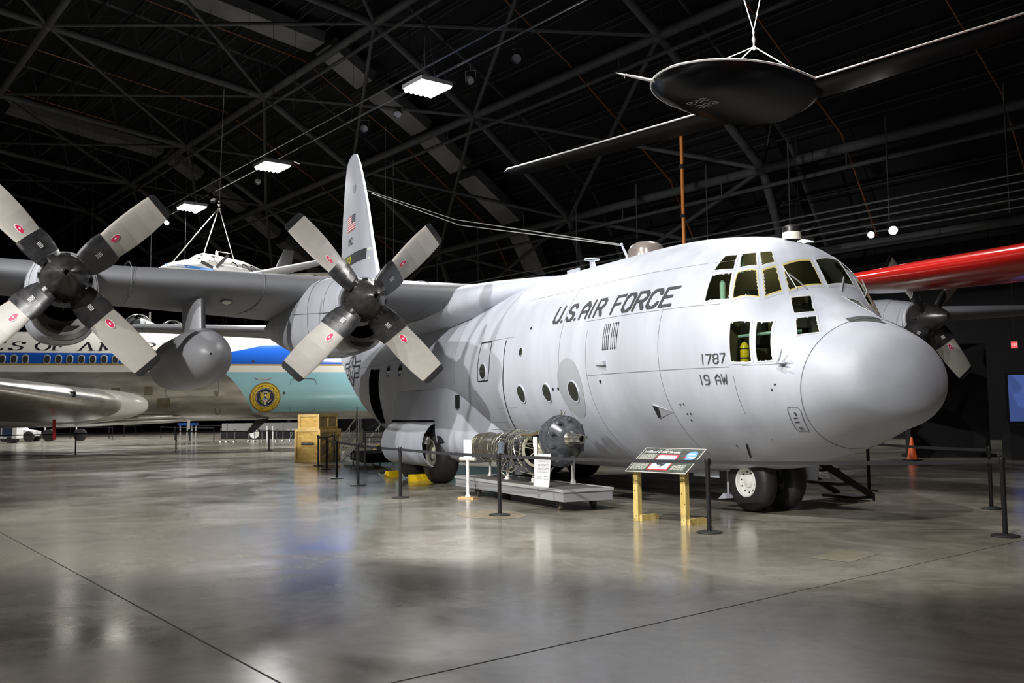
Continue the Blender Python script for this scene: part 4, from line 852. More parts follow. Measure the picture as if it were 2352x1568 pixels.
arc_text('PRESIDENT', 178, 98, .545, .085); arc_text('OF THE', 90, 66, .545, .055); arc_text('UNITED', 58, 12, .545, .085); arc_text('STATES', -6, -52, .545, .085); arc_text('SEAL OF THE', 258, 188, .545, .06)
def spoly(P, mi, o): mb.add([sfn(x, y, o) for x, y in P], [list(range(len(P)))], mi)
for s in (-1, 1):
    for k in range(6): spoly([(s*.03, .05-.02*k), (s*(.10+.03*k), .21-.02*k), (s*(.25-.012*k), .24-.065*k), (s*(.19-.02*k), .07-.05*k)], 4 if k % 2 else 1, .022+.001*k)
    spoly([(s*.07, -.1), (s*.17, -.2), (s*.11, -.22), (s*.05, -.16)], 4, .022)
spoly([(-.03, .12), (.03, .15), (.055, .10), (.03, .05), (-.03, .05)], 3, .03); spoly([(.05, .105), (.085, .09), (.05, .085)], 1, .03)
spoly([(-.095, -.03), (.095, -.03), (.095, -.1), (-.095, -.1)], 5, .032); spoly([(-.095, -.1), (.095, -.1), (.06, -.22), (0, -.27), (-.06, -.22)], 3, .032)
for k in range(3): spoly([(-.055+.045*k, -.1), (-.035+.045*k, -.1), (-.03+.035*k, -.24), (-.042+.035*k, -.24)], 6, .034)
for k in range(7): spoly(ellipse(-.14-.025*k+.03*(k % 2), -.27+.035*k, .032, .02, 8, k), 7, .026)
for k in range(4): spoly([(.1+.012*k, -.27), (.11+.012*k, -.27), (.26+.014*k, -.12+.012*k), (.245+.014*k, -.11)], 3, .026)
spoly([(-.07, -.27), (0, -.25), (.07, -.27), (.05, -.33), (-.05, -.33)], 3, .03)
spoly([(-.17, .2), (-.08, .26), (.08, .26), (.17, .2), (.08, .225), (-.08, .225)], 3, .03)
gold = pmat('seal_gold', (.75, .53, .03), .4)
put('gold_seal', mb, [pmat('seal_brown', (.30, .17, .03), .5), gold, pmat('seal_navy', (.008, .01, .03), .4), pmat('seal_white', (.8, .8, .8), .5), pmat('seal_olive', (.42, .33, .05), .5), pmat('seal_blue', (.05, .25, .6), .5), fr_, pmat('seal_green', (.2, .4, .05), .5)], TJ, 30)
mb = MB(); mb.grid([[jskin(7.66+q*.38+.0, 3.45-.1*(1-q**4)+d, .03) for q in np.linspace(-1, 1, 14)] for d in (0, .05)]); put('door_handle', mb, winf, TJ)
mb = MB(); mb.add([jskin(*p, off=.012) for p in ellipse(8.62, 2.73, .065, .06, 14)], [list(range(14))]); mb.add([jskin(*p, off=.02) for p in ellipse(7.2, 4.22, .07, .06, 12)], [list(range(12))]); put('static_port', mb, jwd, TJ)
for a, z, w, h in ((1.23, 2.81, .35, .36), (2.6, 2.85, .38, .4), (3.26, 2.3, .55, .4), (5.55, 2.72, .16, .18)): put('service_panel', MB().grid([[jskin(a+w*(i/4-.5), z+h*(j/4-.5), .008) for i in range(5)] for j in range(5)]), pmat('panel_bronze', (.22, .19, .13), .4, metal=.6, var=.3), TJ)
for P in (rrect(5.63, 1.93, .22, .38, .1), rrect(4.5, 3.0, 2.3, .9, .15), rrect(9.5, 2.6, 1.2, 1.6, .2)):
    Q = [jskin(*p, off=.012) for p in P]; put('panel_joint', MB().tube(Q+Q[:1], .012, 4, caps=False), seamd, TJ)
# wing with leading-edge glove and lamp
def jwing(side):
    rings = []
    for n, ale, zle, c, tk in ((0., 2.4, 2.1, 12., .15), (1.2, 1.55, 2.22, 10.9, .15), (2.4, .75, 2.4, 9.8, .145), (6, -1.9, 2.85, 7.4, .135), (11, -5.4, 3.4, 5.8, .11), (20, -12.0, 4.4, 3.0, .1)):
        f = foil(22, tk, .01); rings.append([J(ale-p[0]*c, zle+p[1]*c-.03*p[0]*c*0, side*(n+.4)) if n == 0 else J(ale-p[0]*c, zle+p[1]*c, side*(n+1.0)) for p in f])
    return MB().loft(rings)
put('wing', jwing(1), alu, TJ, 50); put('wing', jwing(-1), alu, TJ, 50)
mb = MB(); rings = []
for a, r in ((2.62, .03), (2.58, .2), (2.4, .38), (2.0, .55), (1.2, .72), (0, .84), (-2, .92), (-6, .95)): rings.append([J(a, 2.22+r*math.sin(t)*.95, 1.72+r*.75*math.cos(t)) for t in np.linspace(0, 2*np.pi, 28, endpoint=False)])
put('wing_glove', mb.loft(rings), jw, TJ, 60)
mb = MB(); mb.box(J(-.25, 2.66, 4.58), (.42, .12, .22), np.stack([JA, JN, ZV], 1)); w = put('landing_lamp', mb, jwd, TJ)
mb = MB(); mb.lathe([(0, .07), (.02, .001)], J(-.2, 2.66, 4.69), JN, 14); put('lamp_glass', mb, metal, w)
mb = MB(); rings = []
for a, hw, zz in ((5.2, .3, 1.55), (3.5, 1.0, 1.42), (0, 1.35, 1.3), (-6, 1.4, 1.28), (-10, 1.0, 1.5)): rings.append([J(a, zz+.25+.28*math.sin(t), hw*math.cos(t)) for t in np.linspace(0, 2*np.pi, 28, endpoint=False)])
put('belly_fairing', mb.loft(rings), alu, TJ, 60)
put('belly_aerial', MB().prism([J(8.0, 1.55, .5), J(7.4, 1.5, .5), J(6.9, .85, .5), J(7.25, .85, .5)], JN, 0, .06), blackp, TJ); put('drain_mast', MB().prism([J(4.4, 1.52, .9), J(4.28, 1.52, .9), J(4.28, 1.05, .9), J(4.4, 1.1, .9)], JN, 0, .04), jw, TJ)
mb = MB(); mb.cyl(J(6.2, 5.55), J(6.2, 6.05), .09, n=12); put('crown_aerial', mb, jw, TJ)
for a, n in ((15.5, 0.), (-6., 3.3), (-6., -3.3)):
    mb = MB(); mb.cyl(J(a, 0.55, n), J(a, 2.2, n), .14)
    for k in (-.35, .35): mb.lathe([(-.2, .3), (-.2, .5), (.2, .5), (.2, .3)], J(a, .55, n)+JN*k, JN, 26, caps=True)
    put('landing_gear', mb, rubber, TJ)
mb = MB(); mb.loft([[J(-1.15, 1.62, 3.0), J(-1.02, 1.62, 3.0), J(-1.02, 1.62, 2.98), J(-1.15, 1.62, 2.98)], [J(-1.12, .75, 3.0), J(-.99, .75, 3.0), J(-.99, .75, 2.98), J(-1.12, .75, 2.98)]]); put('red_streamer', mb, fr_, TJ)
# ================================================================ HANGING AIRCRAFT
# twin-engine light aircraft slung from the roof
KO = np.array([51.2, .2, 10.1]); KA = nrm([-.582, .813, 0]); KN = np.array([-KA[1], KA[0], 0.])*1.0
if KN @ (CAM-KO) < 0: KN = -KN
KU = ZV
def K(a, z, n): return KO+KA*a+KN*n+KU*z
TK = thing('hanging_light_aircraft', 'small white twin-engine aircraft with oval windows hung from the roof, above the grey wing', 'aircraft', tuple(KO))
kw = pmat('light_aircraft_white', (.82, .81, .78), .22, coat=.3); kb = pmat('light_aircraft_blue', (.05, .22, .6), .25)
ka = [(5.3, .02, .02, -.15), (5.15, .15, .16, -.13), (4.6, .38, .40, -.08), (3.6, .58, .60, .0), (3.0, .66, .70, .03), (2.6, .70, .92, .12), (2.1, .73, 1.05, .17), (1.2, .74, 1.06, .17), (-1.0, .72, 1.02, .15), (-2.4, .55, .82, .12), (-4., .3, .5, .15), (-5.3, .1, .2, .2)]
mb = MB(); rings = [[K(a, zc+(top-.1 if math.sin(t) > 0 else hw*.95)*math.sin(t), hw*math.cos(t)) for t in np.linspace(0, 2*np.pi, 36, endpoint=False)] for a, hw, top, zc in ka]
put('fuselage', mb.loft(rings), kw, TK, 60)
def kskin(a, z, off=.012):
    A_ = [k[0] for k in ka][::-1]; hw = np.interp(a, A_, [k[1] for k in ka][::-1]); top = np.interp(a, A_, [k[2] for k in ka][::-1])-.1; zc = np.interp(a, A_, [k[3] for k in ka][::-1])
    s = max(-1, min(1, (z-zc)/(top if z > zc else hw*.95))); return K(a, z, (hw+off)*math.sqrt(max(0, 1-s*s)))
def kfront(n, z):   # windscreen point: march along the slope
    lo, hi = 1.6, 3.5
    for _ in range(30):
        a = (lo+hi)/2; A_ = [k[0] for k in ka][::-1]; hw = np.interp(a, A_, [k[1] for k in ka][::-1]); top = np.interp(a, A_, [k[2] for k in ka][::-1])-.1; zc = np.interp(a, A_, [k[3] for k in ka][::-1])
        if (n/hw)**2+((z-zc)/top)**2 < 1: lo = a
        else: hi = a
    return K(lo+.02, z, n)
for n0, n1 in ((.05, .5), (-.5, -.05)):
    mb = MB(); mb.grid([[kfront(n0+(n1-n0)*i/5, .68+.34*j/4-.1*abs(n0+(n1-n0)*i/5)) for i in range(6)] for j in range(5)]); put('windscreen', mb, pg, TK)
mb = MB(); mb.add([kskin(2.2, .62), kskin(1.95, .92), kskin(1.9, .58)], [[0, 1, 2]]); mb.add([kskin(*p) for p in ellipse(1.45, .7, .3, .28, 18)], [list(range(18))]); put('side_window', mb, pg, TK)
for a in (.15, -.75, -1.55): 
    mb = MB(); mb.add([kskin(*p) for p in ellipse(a, .58, .25, .24, 18)], [list(range(18))]); put('cabin_window', mb, pg, TK)
mb = MB(); mb.add([kskin(*p) for p in ellipse(-3.0, .3, .18, .2, 16)], [list(range(16))]); put('cabin_window', mb, pg, TK)
mb = MB(); mb.grid([[kskin(a, z, .01) for a in np.linspace(1.4, 4.9, 14)] for z in (-.02, .14)]); put('blue_stripe', mb, kb, TK)
rings = []
for z, xl, xt, w in ((.3, -2.9, -5.5, .03), (.7, -3.6, -5.55, .08), (1.0, -4.1, -5.6, .09), (2.35, -4.95, -5.95, .09), (2.4, -5.1, -5.9, .03)): rings.append([K(xl-p[0]*(xl-xt), z, p[1]*(xl-xt)) for p in foil(12, w, 0)])
put('fin', MB().loft(rings), kw, TK, 50)
put('lettering', letter_mb(strokes('67943', 1, 1, (.8, .8)), lambda u, v: K(-3.95-.85*u, .5+.2*v, .085)), mark, TK)
for s in (1, -1):
    rings = []
    for n, xl, c, z in ((.5, 1.5, 2.2, -.45), (2.4, 1.5, 2.1, -.3), (7.4, .7, 1.1, .25)): rings.append([K(xl-p[0]*c, z+p[1]*c, s*n) for p in foil(14, .15)])
    put('wing', MB().loft(rings), kw, TK, 50)
    rings = []
    for n, xl, c in ((.1, -4.2, 1.3), (2.6, -4.7, .8)): rings.append([K(xl-p[0]*c, .45+p[1]*c, s*n) for p in foil(12, .1)])
    put('tailplane', MB().loft(rings), kw, TK, 50)
    mb = MB(); mb.lathe([(0, .02), (.12, .12), (.3, .18), (.32, .3), (1.2, .36), (2.6, .3), (3.4, .05)], K(3.35, -.12, s*2.1), -KA, 20); nc = put('engine_nacelle', mb, kw, TK, 50)
    for q in range(3):
        t = 2*math.pi*q/3+.6; d = KN*math.cos(t)+ZV*math.sin(t); e = np.cross(KA, d); mb = MB(); p0 = K(3.2, -.12, s*2.1); mb.loft([[p0+d*.12+e*.07+KA*.02, p0+d*.12-e*.07-KA*.02, p0+d*.12-e*.06-KA*.03], [p0+d*.7+e*.11, p0+d*.7-e*.1-KA*.03, p0+d*.7-e*.09-KA*.04], [p0+d*1.2+e*.09, p0+d*1.2-e*.08, p0+d*1.2-e*.07-KA*.02]]); put('propeller_blade', mb, pmat('prop_silver', (.3, .3, .31), .35, metal=.6), nc)
mb = MB(); mb.box(K(.95, 1.2, 0), (.14, .14, .36), None); mb.loft([[K(1.0, 1.38, -.08), K(1.0, 1.4, .08), K(1.0, 1.42, 0)], [K(-.15, 1.4, -.04), K(-.15, 1.42, .04), K(-.15, 1.43, 0)]]); put('crown_aerial', mb, kw, TK)
cablem = pmat('sling_cable', (.65, .64, .6), .3, metal=.5)
def sling(label, top, hook, pts, r=.02, roof=None, group='lifting slings on hung aircraft'):
    t = thing('lifting_sling', label, 'sling', tuple(hook), 0, group); hook = np.asarray(hook, float)
    for p in pts: mb = MB(); mb.cyl(hook-ZV*.15, p, r, n=6); put('sling_leg', mb, cablem, t)
    mb = MB(); mb.lathe([(-.25, r*1.2), (-.2, r*3.2), (-.08, r*1.4), (.05, r*3.4), (.16, r*1.2), (.25, r*2.5), (.32, r)], hook, (0, 0, 1), 10); put('shackle', mb, metal, t)
    for q in top: mb = MB(); mb.cyl(hook+ZV*.28, q, r*.8, n=6); put('roof_cable', mb, cablem, t)
    return t
sling('three-legged cable sling holding the small white twin-engine aircraft', [tuple(K(.8, 11.3, .3))], tuple(K(.8, 4.2, 0)), [K(4.4, .3, .1), K(2.0, 1.05, .0), K(-.4, .98, .1)], .03)
# black flying-wing drone overhead, white along its edges
DO = np.array([12.015, -6.755, 10.2]); DW = nrm([.967, .256, -.003]); DF = nrm([-.256, .967, .01]); DU = np.cross(DF, -DW); DU = DU if DU[2] > 0 else -DU
def D(f, w, u): return DO+DF*f+DW*w+DU*u
TD = thing('hanging_drone', 'black flat-bellied drone with long straight wings hung above the cargo aircraft, white edges', 'aircraft', tuple(DO))
dblk = pmat('drone_black', (.004, .004, .0045), .26, spec=.14); dwht = pmat('drone_white', (.8, .79, .76), .35)
def dplan(t):   # half width of the round body at fraction t from the rear (0) to the nose (1)
    f = -1.15+4.65*t; return f, 1.92*math.sqrt(max(0, 1-((f-.75)/2.75)**2)) if f > .75 else 1.92*math.sqrt(max(0, 1-((f-.75)/2.3)**4))
body_b, body_t = [], []
ts = (1-np.cos(np.linspace(0, np.pi, 34)))/2
def prof(f, hw, sgn, n=25):
    out = []
    for q in np.linspace(-1, 1, n): h = (1-abs(q)**2.2)**.8; d = min(1, hw/1.5)**.7; out.append(D(f, hw*q, sgn*h*d*(.46 if sgn < 0 else .2)))
    return out
for t in ts: f, hw = dplan(t); hw = max(hw, .004); body_b.append(prof(f, hw, -1)); body_t.append(prof(f, hw, 1))
mb = MB(); mb.grid(body_b); mb.grid(body_t, mi=1); put('body', mb, [dblk, dwht], TD, 60)
edge = [dplan(t) for t in ts]
mb = MB(); mb.tube([D(f, hw, .01) for f, hw in edge[10:]]+[D(f, -hw, .01) for f, hw in edge[10:-1][::-1]], .028, 8); put('body_edge', mb, dwht, TD, 60)
for s in (1, -1):
    ru, rl = [], []
    for w, fl, c, u, tk in ((1.2, .05, 1.5, 0, .12), (1.87, 0, 1.45, 0, .12), (6, .03, 1.2, .02, .12), (10.2, .07, .95, .05, .11), (10.5, -.05, .7, .05, .05)):
        f = foil(22, tk, .01); P = [D(fl-p[0]*c, s*w, u+p[1]*c) for p in f]; n = len(f)//2; ru.append(P[:n+2]); rl.append(P[n:]+P[:1])
    mb = MB(); mb.loft([a+b[1:-1] for a, b in zip(ru, rl)]); w_ = put('wing', mb, dblk, TD, 50)
    mb = MB(); le = []
    for w, fl, u in ((1.87, .012, .02), (6, .042, .04), (10.2, .082, .07)): le.append(D(fl, s*w, u))
    mb.tube(le, .026, 8); mb.grid([[x+DU*.012 for x in r_] for r_ in ru]); put('wing_edge', mb, dwht, w_, 50)
mb = MB(); p0, p1 = D(2.5, .7, -.05), D(4.35, 1.12, -.03); mb.tube([p0-(p1-p0)*.1, p0, p0+(p1-p0)*.7, p1], [.015, .05, .035, .008], 10); q = p0+(p1-p0)*.86; mb.cyl(q-DW*.07, q+DW*.07, .012, n=6); mb.cyl(q, q-DU*.1, .01, n=6); put('pitot_boom', mb, dwht, TD)
mb = MB()
for k in range(2):
    polys = strokes('969', .62, .26, (.7, .7)); c = D(1.55+.36*k, .25, -.66)
    for P in polys: mb.add([D(1.62+.4*k+(v-.13)*(1 if k else -1), .35+(u-.3)*(1 if k else -1), -.462) for u, v in P], [list(range(len(P)))])
put('lettering', mb, pmat('drone_numerals', (.5, .5, .5), .4), TD)
sling('cable sling with a hook holding the black drone', [np.array([13.9, -5.3, 22.]), np.array([11.0, -8.9, 22.])], (11.526, -6.4, 11.55), [D(.7, 1.0, .32), D(.3, -1.75, .05), D(2.2, 0, .3)], .016)
# red wing of another aircraft reaching in from the right
def RW(s, c, u):   # s along the leading edge from its tip, c chordwise away from the viewer
    A_, B_ = np.array([7.5, -5.15, 4.48]), np.array([2.7, -4.1, 4.32]); e = nrm(B_-A_); n = nrm(np.cross(e, ZV)); n = n if n[1] < 0 else -n; return A_+e*s+n*c+ZV*u
TR = thing('red_winged_aircraft', 'glossy red wing of another aircraft reaching in from the right behind the grey nose', 'aircraft', tuple(RW(13, 1, -4.2)))
redp = pmat('red_gloss', (.50, .012, .008), .2, coat=.25, var=.06, scale=2)
rings = []
for s, c0, ch, tk in ((-1.2, .5, .8, .04), (-1.05, .15, 1.7, .13), (-.2, .0, 2.2, .19), (2, .0, 2.5, .2), (6, -.0, 2.9, .19), (13, -.05, 3.2, .18)): rings.append([RW(s, c0+p[0]*ch, .0+p[1]*ch-.012*s-.07*p[0]*ch) for p in foil(24, tk, .0)])
put('wing', MB().loft(rings), redp, TR, 50)
mb = MB(); rings = []
for c, r in ((-4.5, .1), (-4, .5), (-2, .95), (2, 1.1), (6, .7), (9, .2)): rings.append([RW(14+r*math.cos(t), c, -.6+r*1.1*math.sin(t)) for t in np.linspace(0, 6.283, 28, endpoint=False)])
put('fuselage', mb.loft(rings), redp, TR, 60)
mb = MB()
for s, c in ((12.2, .5), (15.8, .5), (14, 6.5)): mb.cyl(RW(s, c, -4.05), RW(14+(s-14)*.3, c, -1.0), .08); mb.lathe([(-.1, .3), (-.1, .3), (.1, .3)], RW(s, c, -3.86), RW(1, 0, 0)-RW(0, 0, 0), 20, caps=True)
put('landing_gear', mb, rubber, TR)
# bare-metal wing of a hung aircraft far behind the tail
TS = thing('hanging_metal_aircraft', 'bare-metal wing of an aircraft hung far off behind the propeller beside the tail fin', 'aircraft', (60.7, -11., 12.))
rings = []
for f_, c in ((-.02, .5), (.0, .9), (.6, 1.9), (1., 2.4)):
    o = np.array([63.84, -4.85, 12.2])+np.array([-3.1, -6.2, .12])*f_; rings.append([o+np.array([.97, .2, -.12])*p[0]*c+ZV*p[1]*c for p in foil(18, .14)])
put('wing', MB().loft(rings), alu, TS, 50)
mb = MB(); mb.lathe([(0, .05), (1, .5), (3, .75), (7, .7), (11, .2)], (57.5, -11.6, 12.1), (.89, -.45, 0), 24, caps=True); put('fuselage', mb, alu, TS, 50)
mb = MB(); mb.cyl((60., -12.85, 12.7), (60., -12.85, 23.5), .02, n=6); mb.cyl((64, -14.9, 12.7), (64, -14.9, 23.), .02, n=6); put('roof_cable', mb, cablem, TS)
# ================================================================ DISPLAYED TURBOPROP ENGINE ON ITS TROLLEY
TT = thing('display_trolley', 'low grey wheeled trolley with a dark mat top that carries the bare engine', 'trolley', (8., 2.5, 0))
tg = pmat('trolley_grey', (.235, .24, .25), .5, var=.08, scale=3); tmat = pmat('trolley_mat', (.062, .055, .05), .85, var=.25, scale=12); tedge = pmat('trolley_edge', (.42, .42, .41), .4, metal=.3)
x0, x1, y0, y1, zt = 5.78, 10.25, 2.03, 2.98, .36
mb = MB(); mb.box(((x0+x1)/2, (y0+y1)/2, zt-.105), (x1-x0, y1-y0, .17)); put('deck', mb, tg, TT)
mb = MB(); mb.box(((x0+x1)/2, (y0+y1)/2, zt-.012), (x1-x0-.05, y1-y0-.05, .03)); put('deck_mat', mb, tmat, TT)
mb = MB()
for y in (y0, y1): mb.box(((x0+x1)/2, y, zt-.01), (x1-x0+.03, .04, .05))
for x in (x0, x1): mb.box((x, (y0+y1)/2, zt-.01), (.04, y1-y0, .05))
put('edge_trim', mb, tedge, TT)
castm = pmat('caster_rubber', (.11, .085, .065), .6, var=.2, scale=9)
for x in (6.2, 9.5):
    for y in (2.15, 2.8):
        mb = MB(); mb.lathe([(-.03, .03), (-.035, .075), (-.025, .088), (.025, .088), (.035, .075), (.03, .03)], (x, y, .088), (.25, 1, 0), 20, caps=True); w = put('caster', mb, castm, TT)
        mb = MB(); mb.box((x, y, .18), (.1, .1, .02)); mb.box((x+.02, y+.05, .13), (.07, .01, .12)); mb.box((x+.02, y-.05, .13), (.07, .01, .12)); put('caster_fork', mb, blackp, w)
postm = pmat('stand_white', (.74, .73, .69), .4)
for px, py, top, r in ((9.85, 2.38, .74, .022), (8.8, 2.5, .74, .03), (7.75, 2.5, .58, .022), (6.9, 2.88, 1.22, .036), (6.93, 2.12, 1.0, .032)):
    mb = MB(); mb.cyl((px, py, .36), (px, py, top), r, n=12); mb.box((px, py, .365), (.13, .1, .012)); mb.lathe([(0, r*1.5), (.05, r*1.5), (.08, r)], (px, py, .37), (0, 0, 1), 12); put('support_post', mb, postm, TT)
TE = thing('turboprop_engine', 'bare metal aircraft turboprop engine with a round dark gearbox, on the grey trolley', 'engine', (8., 2.5, .36))
ez = .965; EA = np.array([1., 0, 0])
hot = pmat('engine_hot_steel', (.30, .27, .22), .33, metal=.85, var=.3, scale=6, rvar=.1); shiny = pmat('engine_shiny', (.68, .66, .58), .2, metal=.95); gearm = pmat('gearbox_grey', (.052, .057, .066), .25, coat=.4, var=.3, scale=6); eng_d = pmat('engine_dark', (.035, .035, .036), .4, metal=.4); cream2 = pmat('engine_cream', (.52, .50, .38), .22, metal=.3)
mb = MB(); mb.lathe([(0, .06), (0, .245), (.03, .262), (.07, .25), (.1, .268), (.13, .268), (.16, .25), (.2, .27), (.23, .262), (.3, .255), (.36, .28), (.4, .27), (.43, .285), (.5, .27), (1.0, .272), (1.04, .29), (1.08, .27)], (10.0, 2.5, ez), -EA, 40, caps=True); put('turbine_casing', mb, hot, TE)
mb = MB()
for a, r in ((.04, .266), (.12, .276), (.22, .276), (.38, .288), (.43, .292), (1.04, .296)): mb.lathe([(a-.012, r), (a-.012, r+.008), (a+.012, r+.008), (a+.012, r)], (10.0, 2.5, ez), -EA, 40)
put('casing_flange', mb, shiny, TE)
mb = MB()
for i in range(28):
    t = 2*math.pi*i/28; d = np.array([0, math.cos(t), math.sin(t)]); p = np.array([9.64, 2.5, ez])+d*.285; mb.cyl(p, p-EA*.07, .014, n=6)
put('fuel_nozzle', mb, eng_d, TE)
mb = MB(); mb.lathe([(0, .27), (.3, .255), (.6, .235), (1.0, .225), (1.15, .25), (1.3, .30), (1.34, .315), (1.38, .315), (1.4, .28)], (8.92, 2.5, ez), -EA, 36); put('compressor_casing', mb, eng_d, TE)
mb = MB(); mb.lathe([(0, .285), (0, .315), (.03, .33), (.05, .33), (.05, .28), (.0, .278)], (7.57, 2.5, ez), -EA, 40); mb.lathe([(0, .09), (-.02, .1)], (7.52, 2.5, ez), -EA, 16)
for i in range(8):
    t = 2*math.pi*i/8+.2; d = np.array([0, math.cos(t), math.sin(t)]); p = np.array([7.53, 2.5, ez]); mb.cyl(p+d*.06, p+d*.28, .011, n=6)
put('intake_ring', mb, cream2, TE)
mb = MB(); mb.lathe([(0, .27), (.12, .24), (.13, .001)], (7.55, 2.5, ez), EA, 30); put('intake_throat', mb, darkhole, TE)
mb = MB(); mb.lathe([(0, .04), (.02, .085), (.08, .125), (.16, .135), (.25, .115), (.34, .075), (.42, .062), (.62, .06), (.75, .09)], (7.56, 2.5, ez), -EA, 28, caps=True); put('torque_shaft', mb, cream2, TE)
gc = np.array([6.85, 2.5, 1.19])
mb = MB(); mb.lathe([(0, .2), (.02, .33), (.06, .385), (.14, .395), (.15, .41), (.18, .41), (.19, .39), (.3, .38), (.31, .395), (.34, .395), (.35, .37), (.42, .3), (.46, .22), (.48, .20), (.5, .13)], gc, -EA, 44, caps=True)
mb.lathe([(0, .12), (.03, .2), (.3, .2), (.36, .14)], gc-ZV*.3+EA*.0, -EA, 24, caps=True)
for k, (a, r) in enumerate(((.165, .41), (.325, .395))):
    for i in range(40):
        t = 2*math.pi*i/40; d = np.array([0, math.cos(t), math.sin(t)]); p = gc-EA*(a-.025)+d*(r-.012); mb.cyl(p, p-EA*.05, .012, n=6)
for i in range(9):
    t = 2*math.pi*i/9+.3; d = np.array([0, math.cos(t), math.sin(t)]); p = gc-EA*.42+d*.33; mb.box(p, (.1, .05, .05)); mb.cyl(p, p-EA*.08, .018, n=8)
put('gearbox', mb, gearm, TE)
mb = MB(); mb.lathe([(.48, .12), (.52, .13), (.56, .105), (.6, .09), (.74, .075), (.75, .07)], gc, -EA, 28); mb.lathe([(.73, .068), (.735, .082), (.85, .082), (.9, .075), (.9, .055), (.84, .05)], gc, -EA, 28); put('propeller_shaft', mb, shiny, TE)
for y in (2.22, 2.8): put('strut', MB().tube([(7.6, y, ez+.28), (7.15, y+.02*(1 if y > 2.5 else -1), gc[2]+.06), (6.95, y+.03*(1 if y > 2.5 else -1), gc[2]+.1)], [.028, .03, .035], 10), pmat('strut_bronze', (.25, .2, .13), .35, metal=.6), TE)
mb = MB(); mb.box((6.92, 2.88, 1.13), (.06, .06, .18)); put('mount_bracket', mb, postm, TE)
rnd = random.Random(11); mb = MB(); mb2 = MB(); mb3 = MB()
for i in range(110):                                   # pipework wrapped over the compressor and slung below it
    x = rnd.uniform(7.6, 8.85); t0 = rnd.uniform(-2.6, 2.9); n = rnd.randint(4, 8); r0 = rnd.uniform(.26, .36); path = []
    dx = rnd.uniform(-.06, .06) if i % 3 else rnd.uniform(-.2, .2); dt = rnd.uniform(.15, .5)*rnd.choice((-1, 1)) if i % 3 else rnd.uniform(-.08, .08)
    for k in range(n): path.append((x+dx*k, 2.5+r0*math.cos(t0+dt*k), ez+(r0)*math.sin(t0+dt*k)*(1.25 if math.sin(t0+dt*k) < 0 else 1)))
    (mb if i % 2 else mb2).tube(path, rnd.uniform(.005, .009), 6)
for i in range(9):
    x = rnd.uniform(7.5, 8.6); y = 2.5+rnd.uniform(-.1, .3); mb.tube([(x, y, ez-.22), (x+rnd.uniform(-.15, .15), y+.06, ez-.4), (x-rnd.uniform(.1, .35), y+rnd.uniform(-.1, .05), ez-rnd.uniform(.42, .5)), (x-.4, y-.05, ez-.3)], rnd.uniform(.008, .012), 7)
for i in range(60):
    t = rnd.uniform(-2.8, .5); x = rnd.uniform(7.66, 8.8); r0 = .27+rnd.uniform(0, .06); mb3.box((x, 2.5+r0*math.cos(t), ez+r0*math.sin(t)*1.2), (rnd.uniform(.03, .12), rnd.uniform(.03, .07), rnd.uniform(.03, .07)))
for p, s_ in (((8.0, 2.55, .58), (.3, .26, .16)), ((7.75, 2.6, .66), (.2, .2, .2)), ((8.3, 2.6, .68), (.24, .2, .14)), ((7.6, 2.45, .55), (.12, .16, .14))): put('accessory_gearbox', MB().box(p, s_), gearm, TE)
put('pipework', mb, pmat('pipe_tarnished', (.55, .52, .42), .25, metal=.85), TE); put('fuel_line', mb2, shiny, TE); put('accessory', mb3, gearm, TE)
mb = MB(); mb.box((8.42, 2.83, .99), (.16, .05, .23)); put('control_unit', mb, pmat('unit_blue_grey', (.12, .14, .17), .4), TE)
mb = MB(); mb.cyl(gc+np.array([-.3, .05, .38]), gc+np.array([-.3, .05, .5]), .015); mb.tube([gc+np.array([-.3, .0, .44]), gc+np.array([-.4, .05, .47]), gc+np.array([-.46, .12, .42])], .016); put('lifting_eye', mb, shiny, TE)
# small caption stand and leaning text board
inkm = pmat('ink_dark', (.05, .05, .06), .6); cardm = pmat('card_white', (.76, .76, .76), .5); foot_wood = wood_mat('pine_foot', (.42, .26, .10), (.62, .42, .2))
SU = nrm([-.86, -.51, 0]); SN = nrm(np.cross(SU, ZV)); SN = SN if SN @ (CAM-np.array([9.1, 3.2, 1])) > 0 else -SN
cb = np.array([9.09, 3.22, 0]); Tc = thing('caption_stand', 'white caption card on a white pipe stand with wooden foot, left end of the trolley', 'sign', tuple(cb))
Rm = np.stack([SU, SN, ZV], 1)
mb = MB(); mb.box(cb+ZV*.0175, (.36, .18, .035), Rm); put('base', mb, foot_wood, Tc)
mb = MB(); mb.cyl(cb+ZV*.035, cb+ZV*.74, .03, n=16); mb.lathe([(0, .055), (.02, .055), (.05, .032)], cb+ZV*.035, (0, 0, 1), 14); put('pole', mb, postm, Tc)
mb = MB(); mb.cyl(cb+ZV*.765-SU*.18, cb+ZV*.765+SU*.18, .036, n=16); put('cross_pipe', mb, pmat('pipe_ivory', (.66, .63, .52), .4), Tc)
mb = MB(); mb.box(cb+ZV*.96-SU*.0, (.185, .012, .35), Rm); put('card', mb, cardm, Tc)
pf = plane_fn(cb+ZV*.79-SU*.085+SN*.008, SU, ZV)
mb = MB(); font_mb('T56-A', .042, lambda u, v: pf(u, v+.295), mb); put('lettering', mb, inkm, Tc)
def text_rows(pf, x0, x1, y0, y1, n, mb, h=.45, seed=1, fill=.8):
    """rows of tiny word-length dashes standing for print too small to read"""
    rn = random.Random(seed); st = (y1-y0)/n
    for i in range(n):
        y = y1-st*(i+.5); x = x0
        while x < x1-.003:
            w = min(rn.uniform(.5, 2.2)*st*1.3, x1-x); mb.add([pf(x, y-st*h/2), pf(x+w*fill, y-st*h/2), pf(x+w*fill, y+st*h/2), pf(x, y+st*h/2)], [[0, 1, 2, 3]]); x += w
    return mb
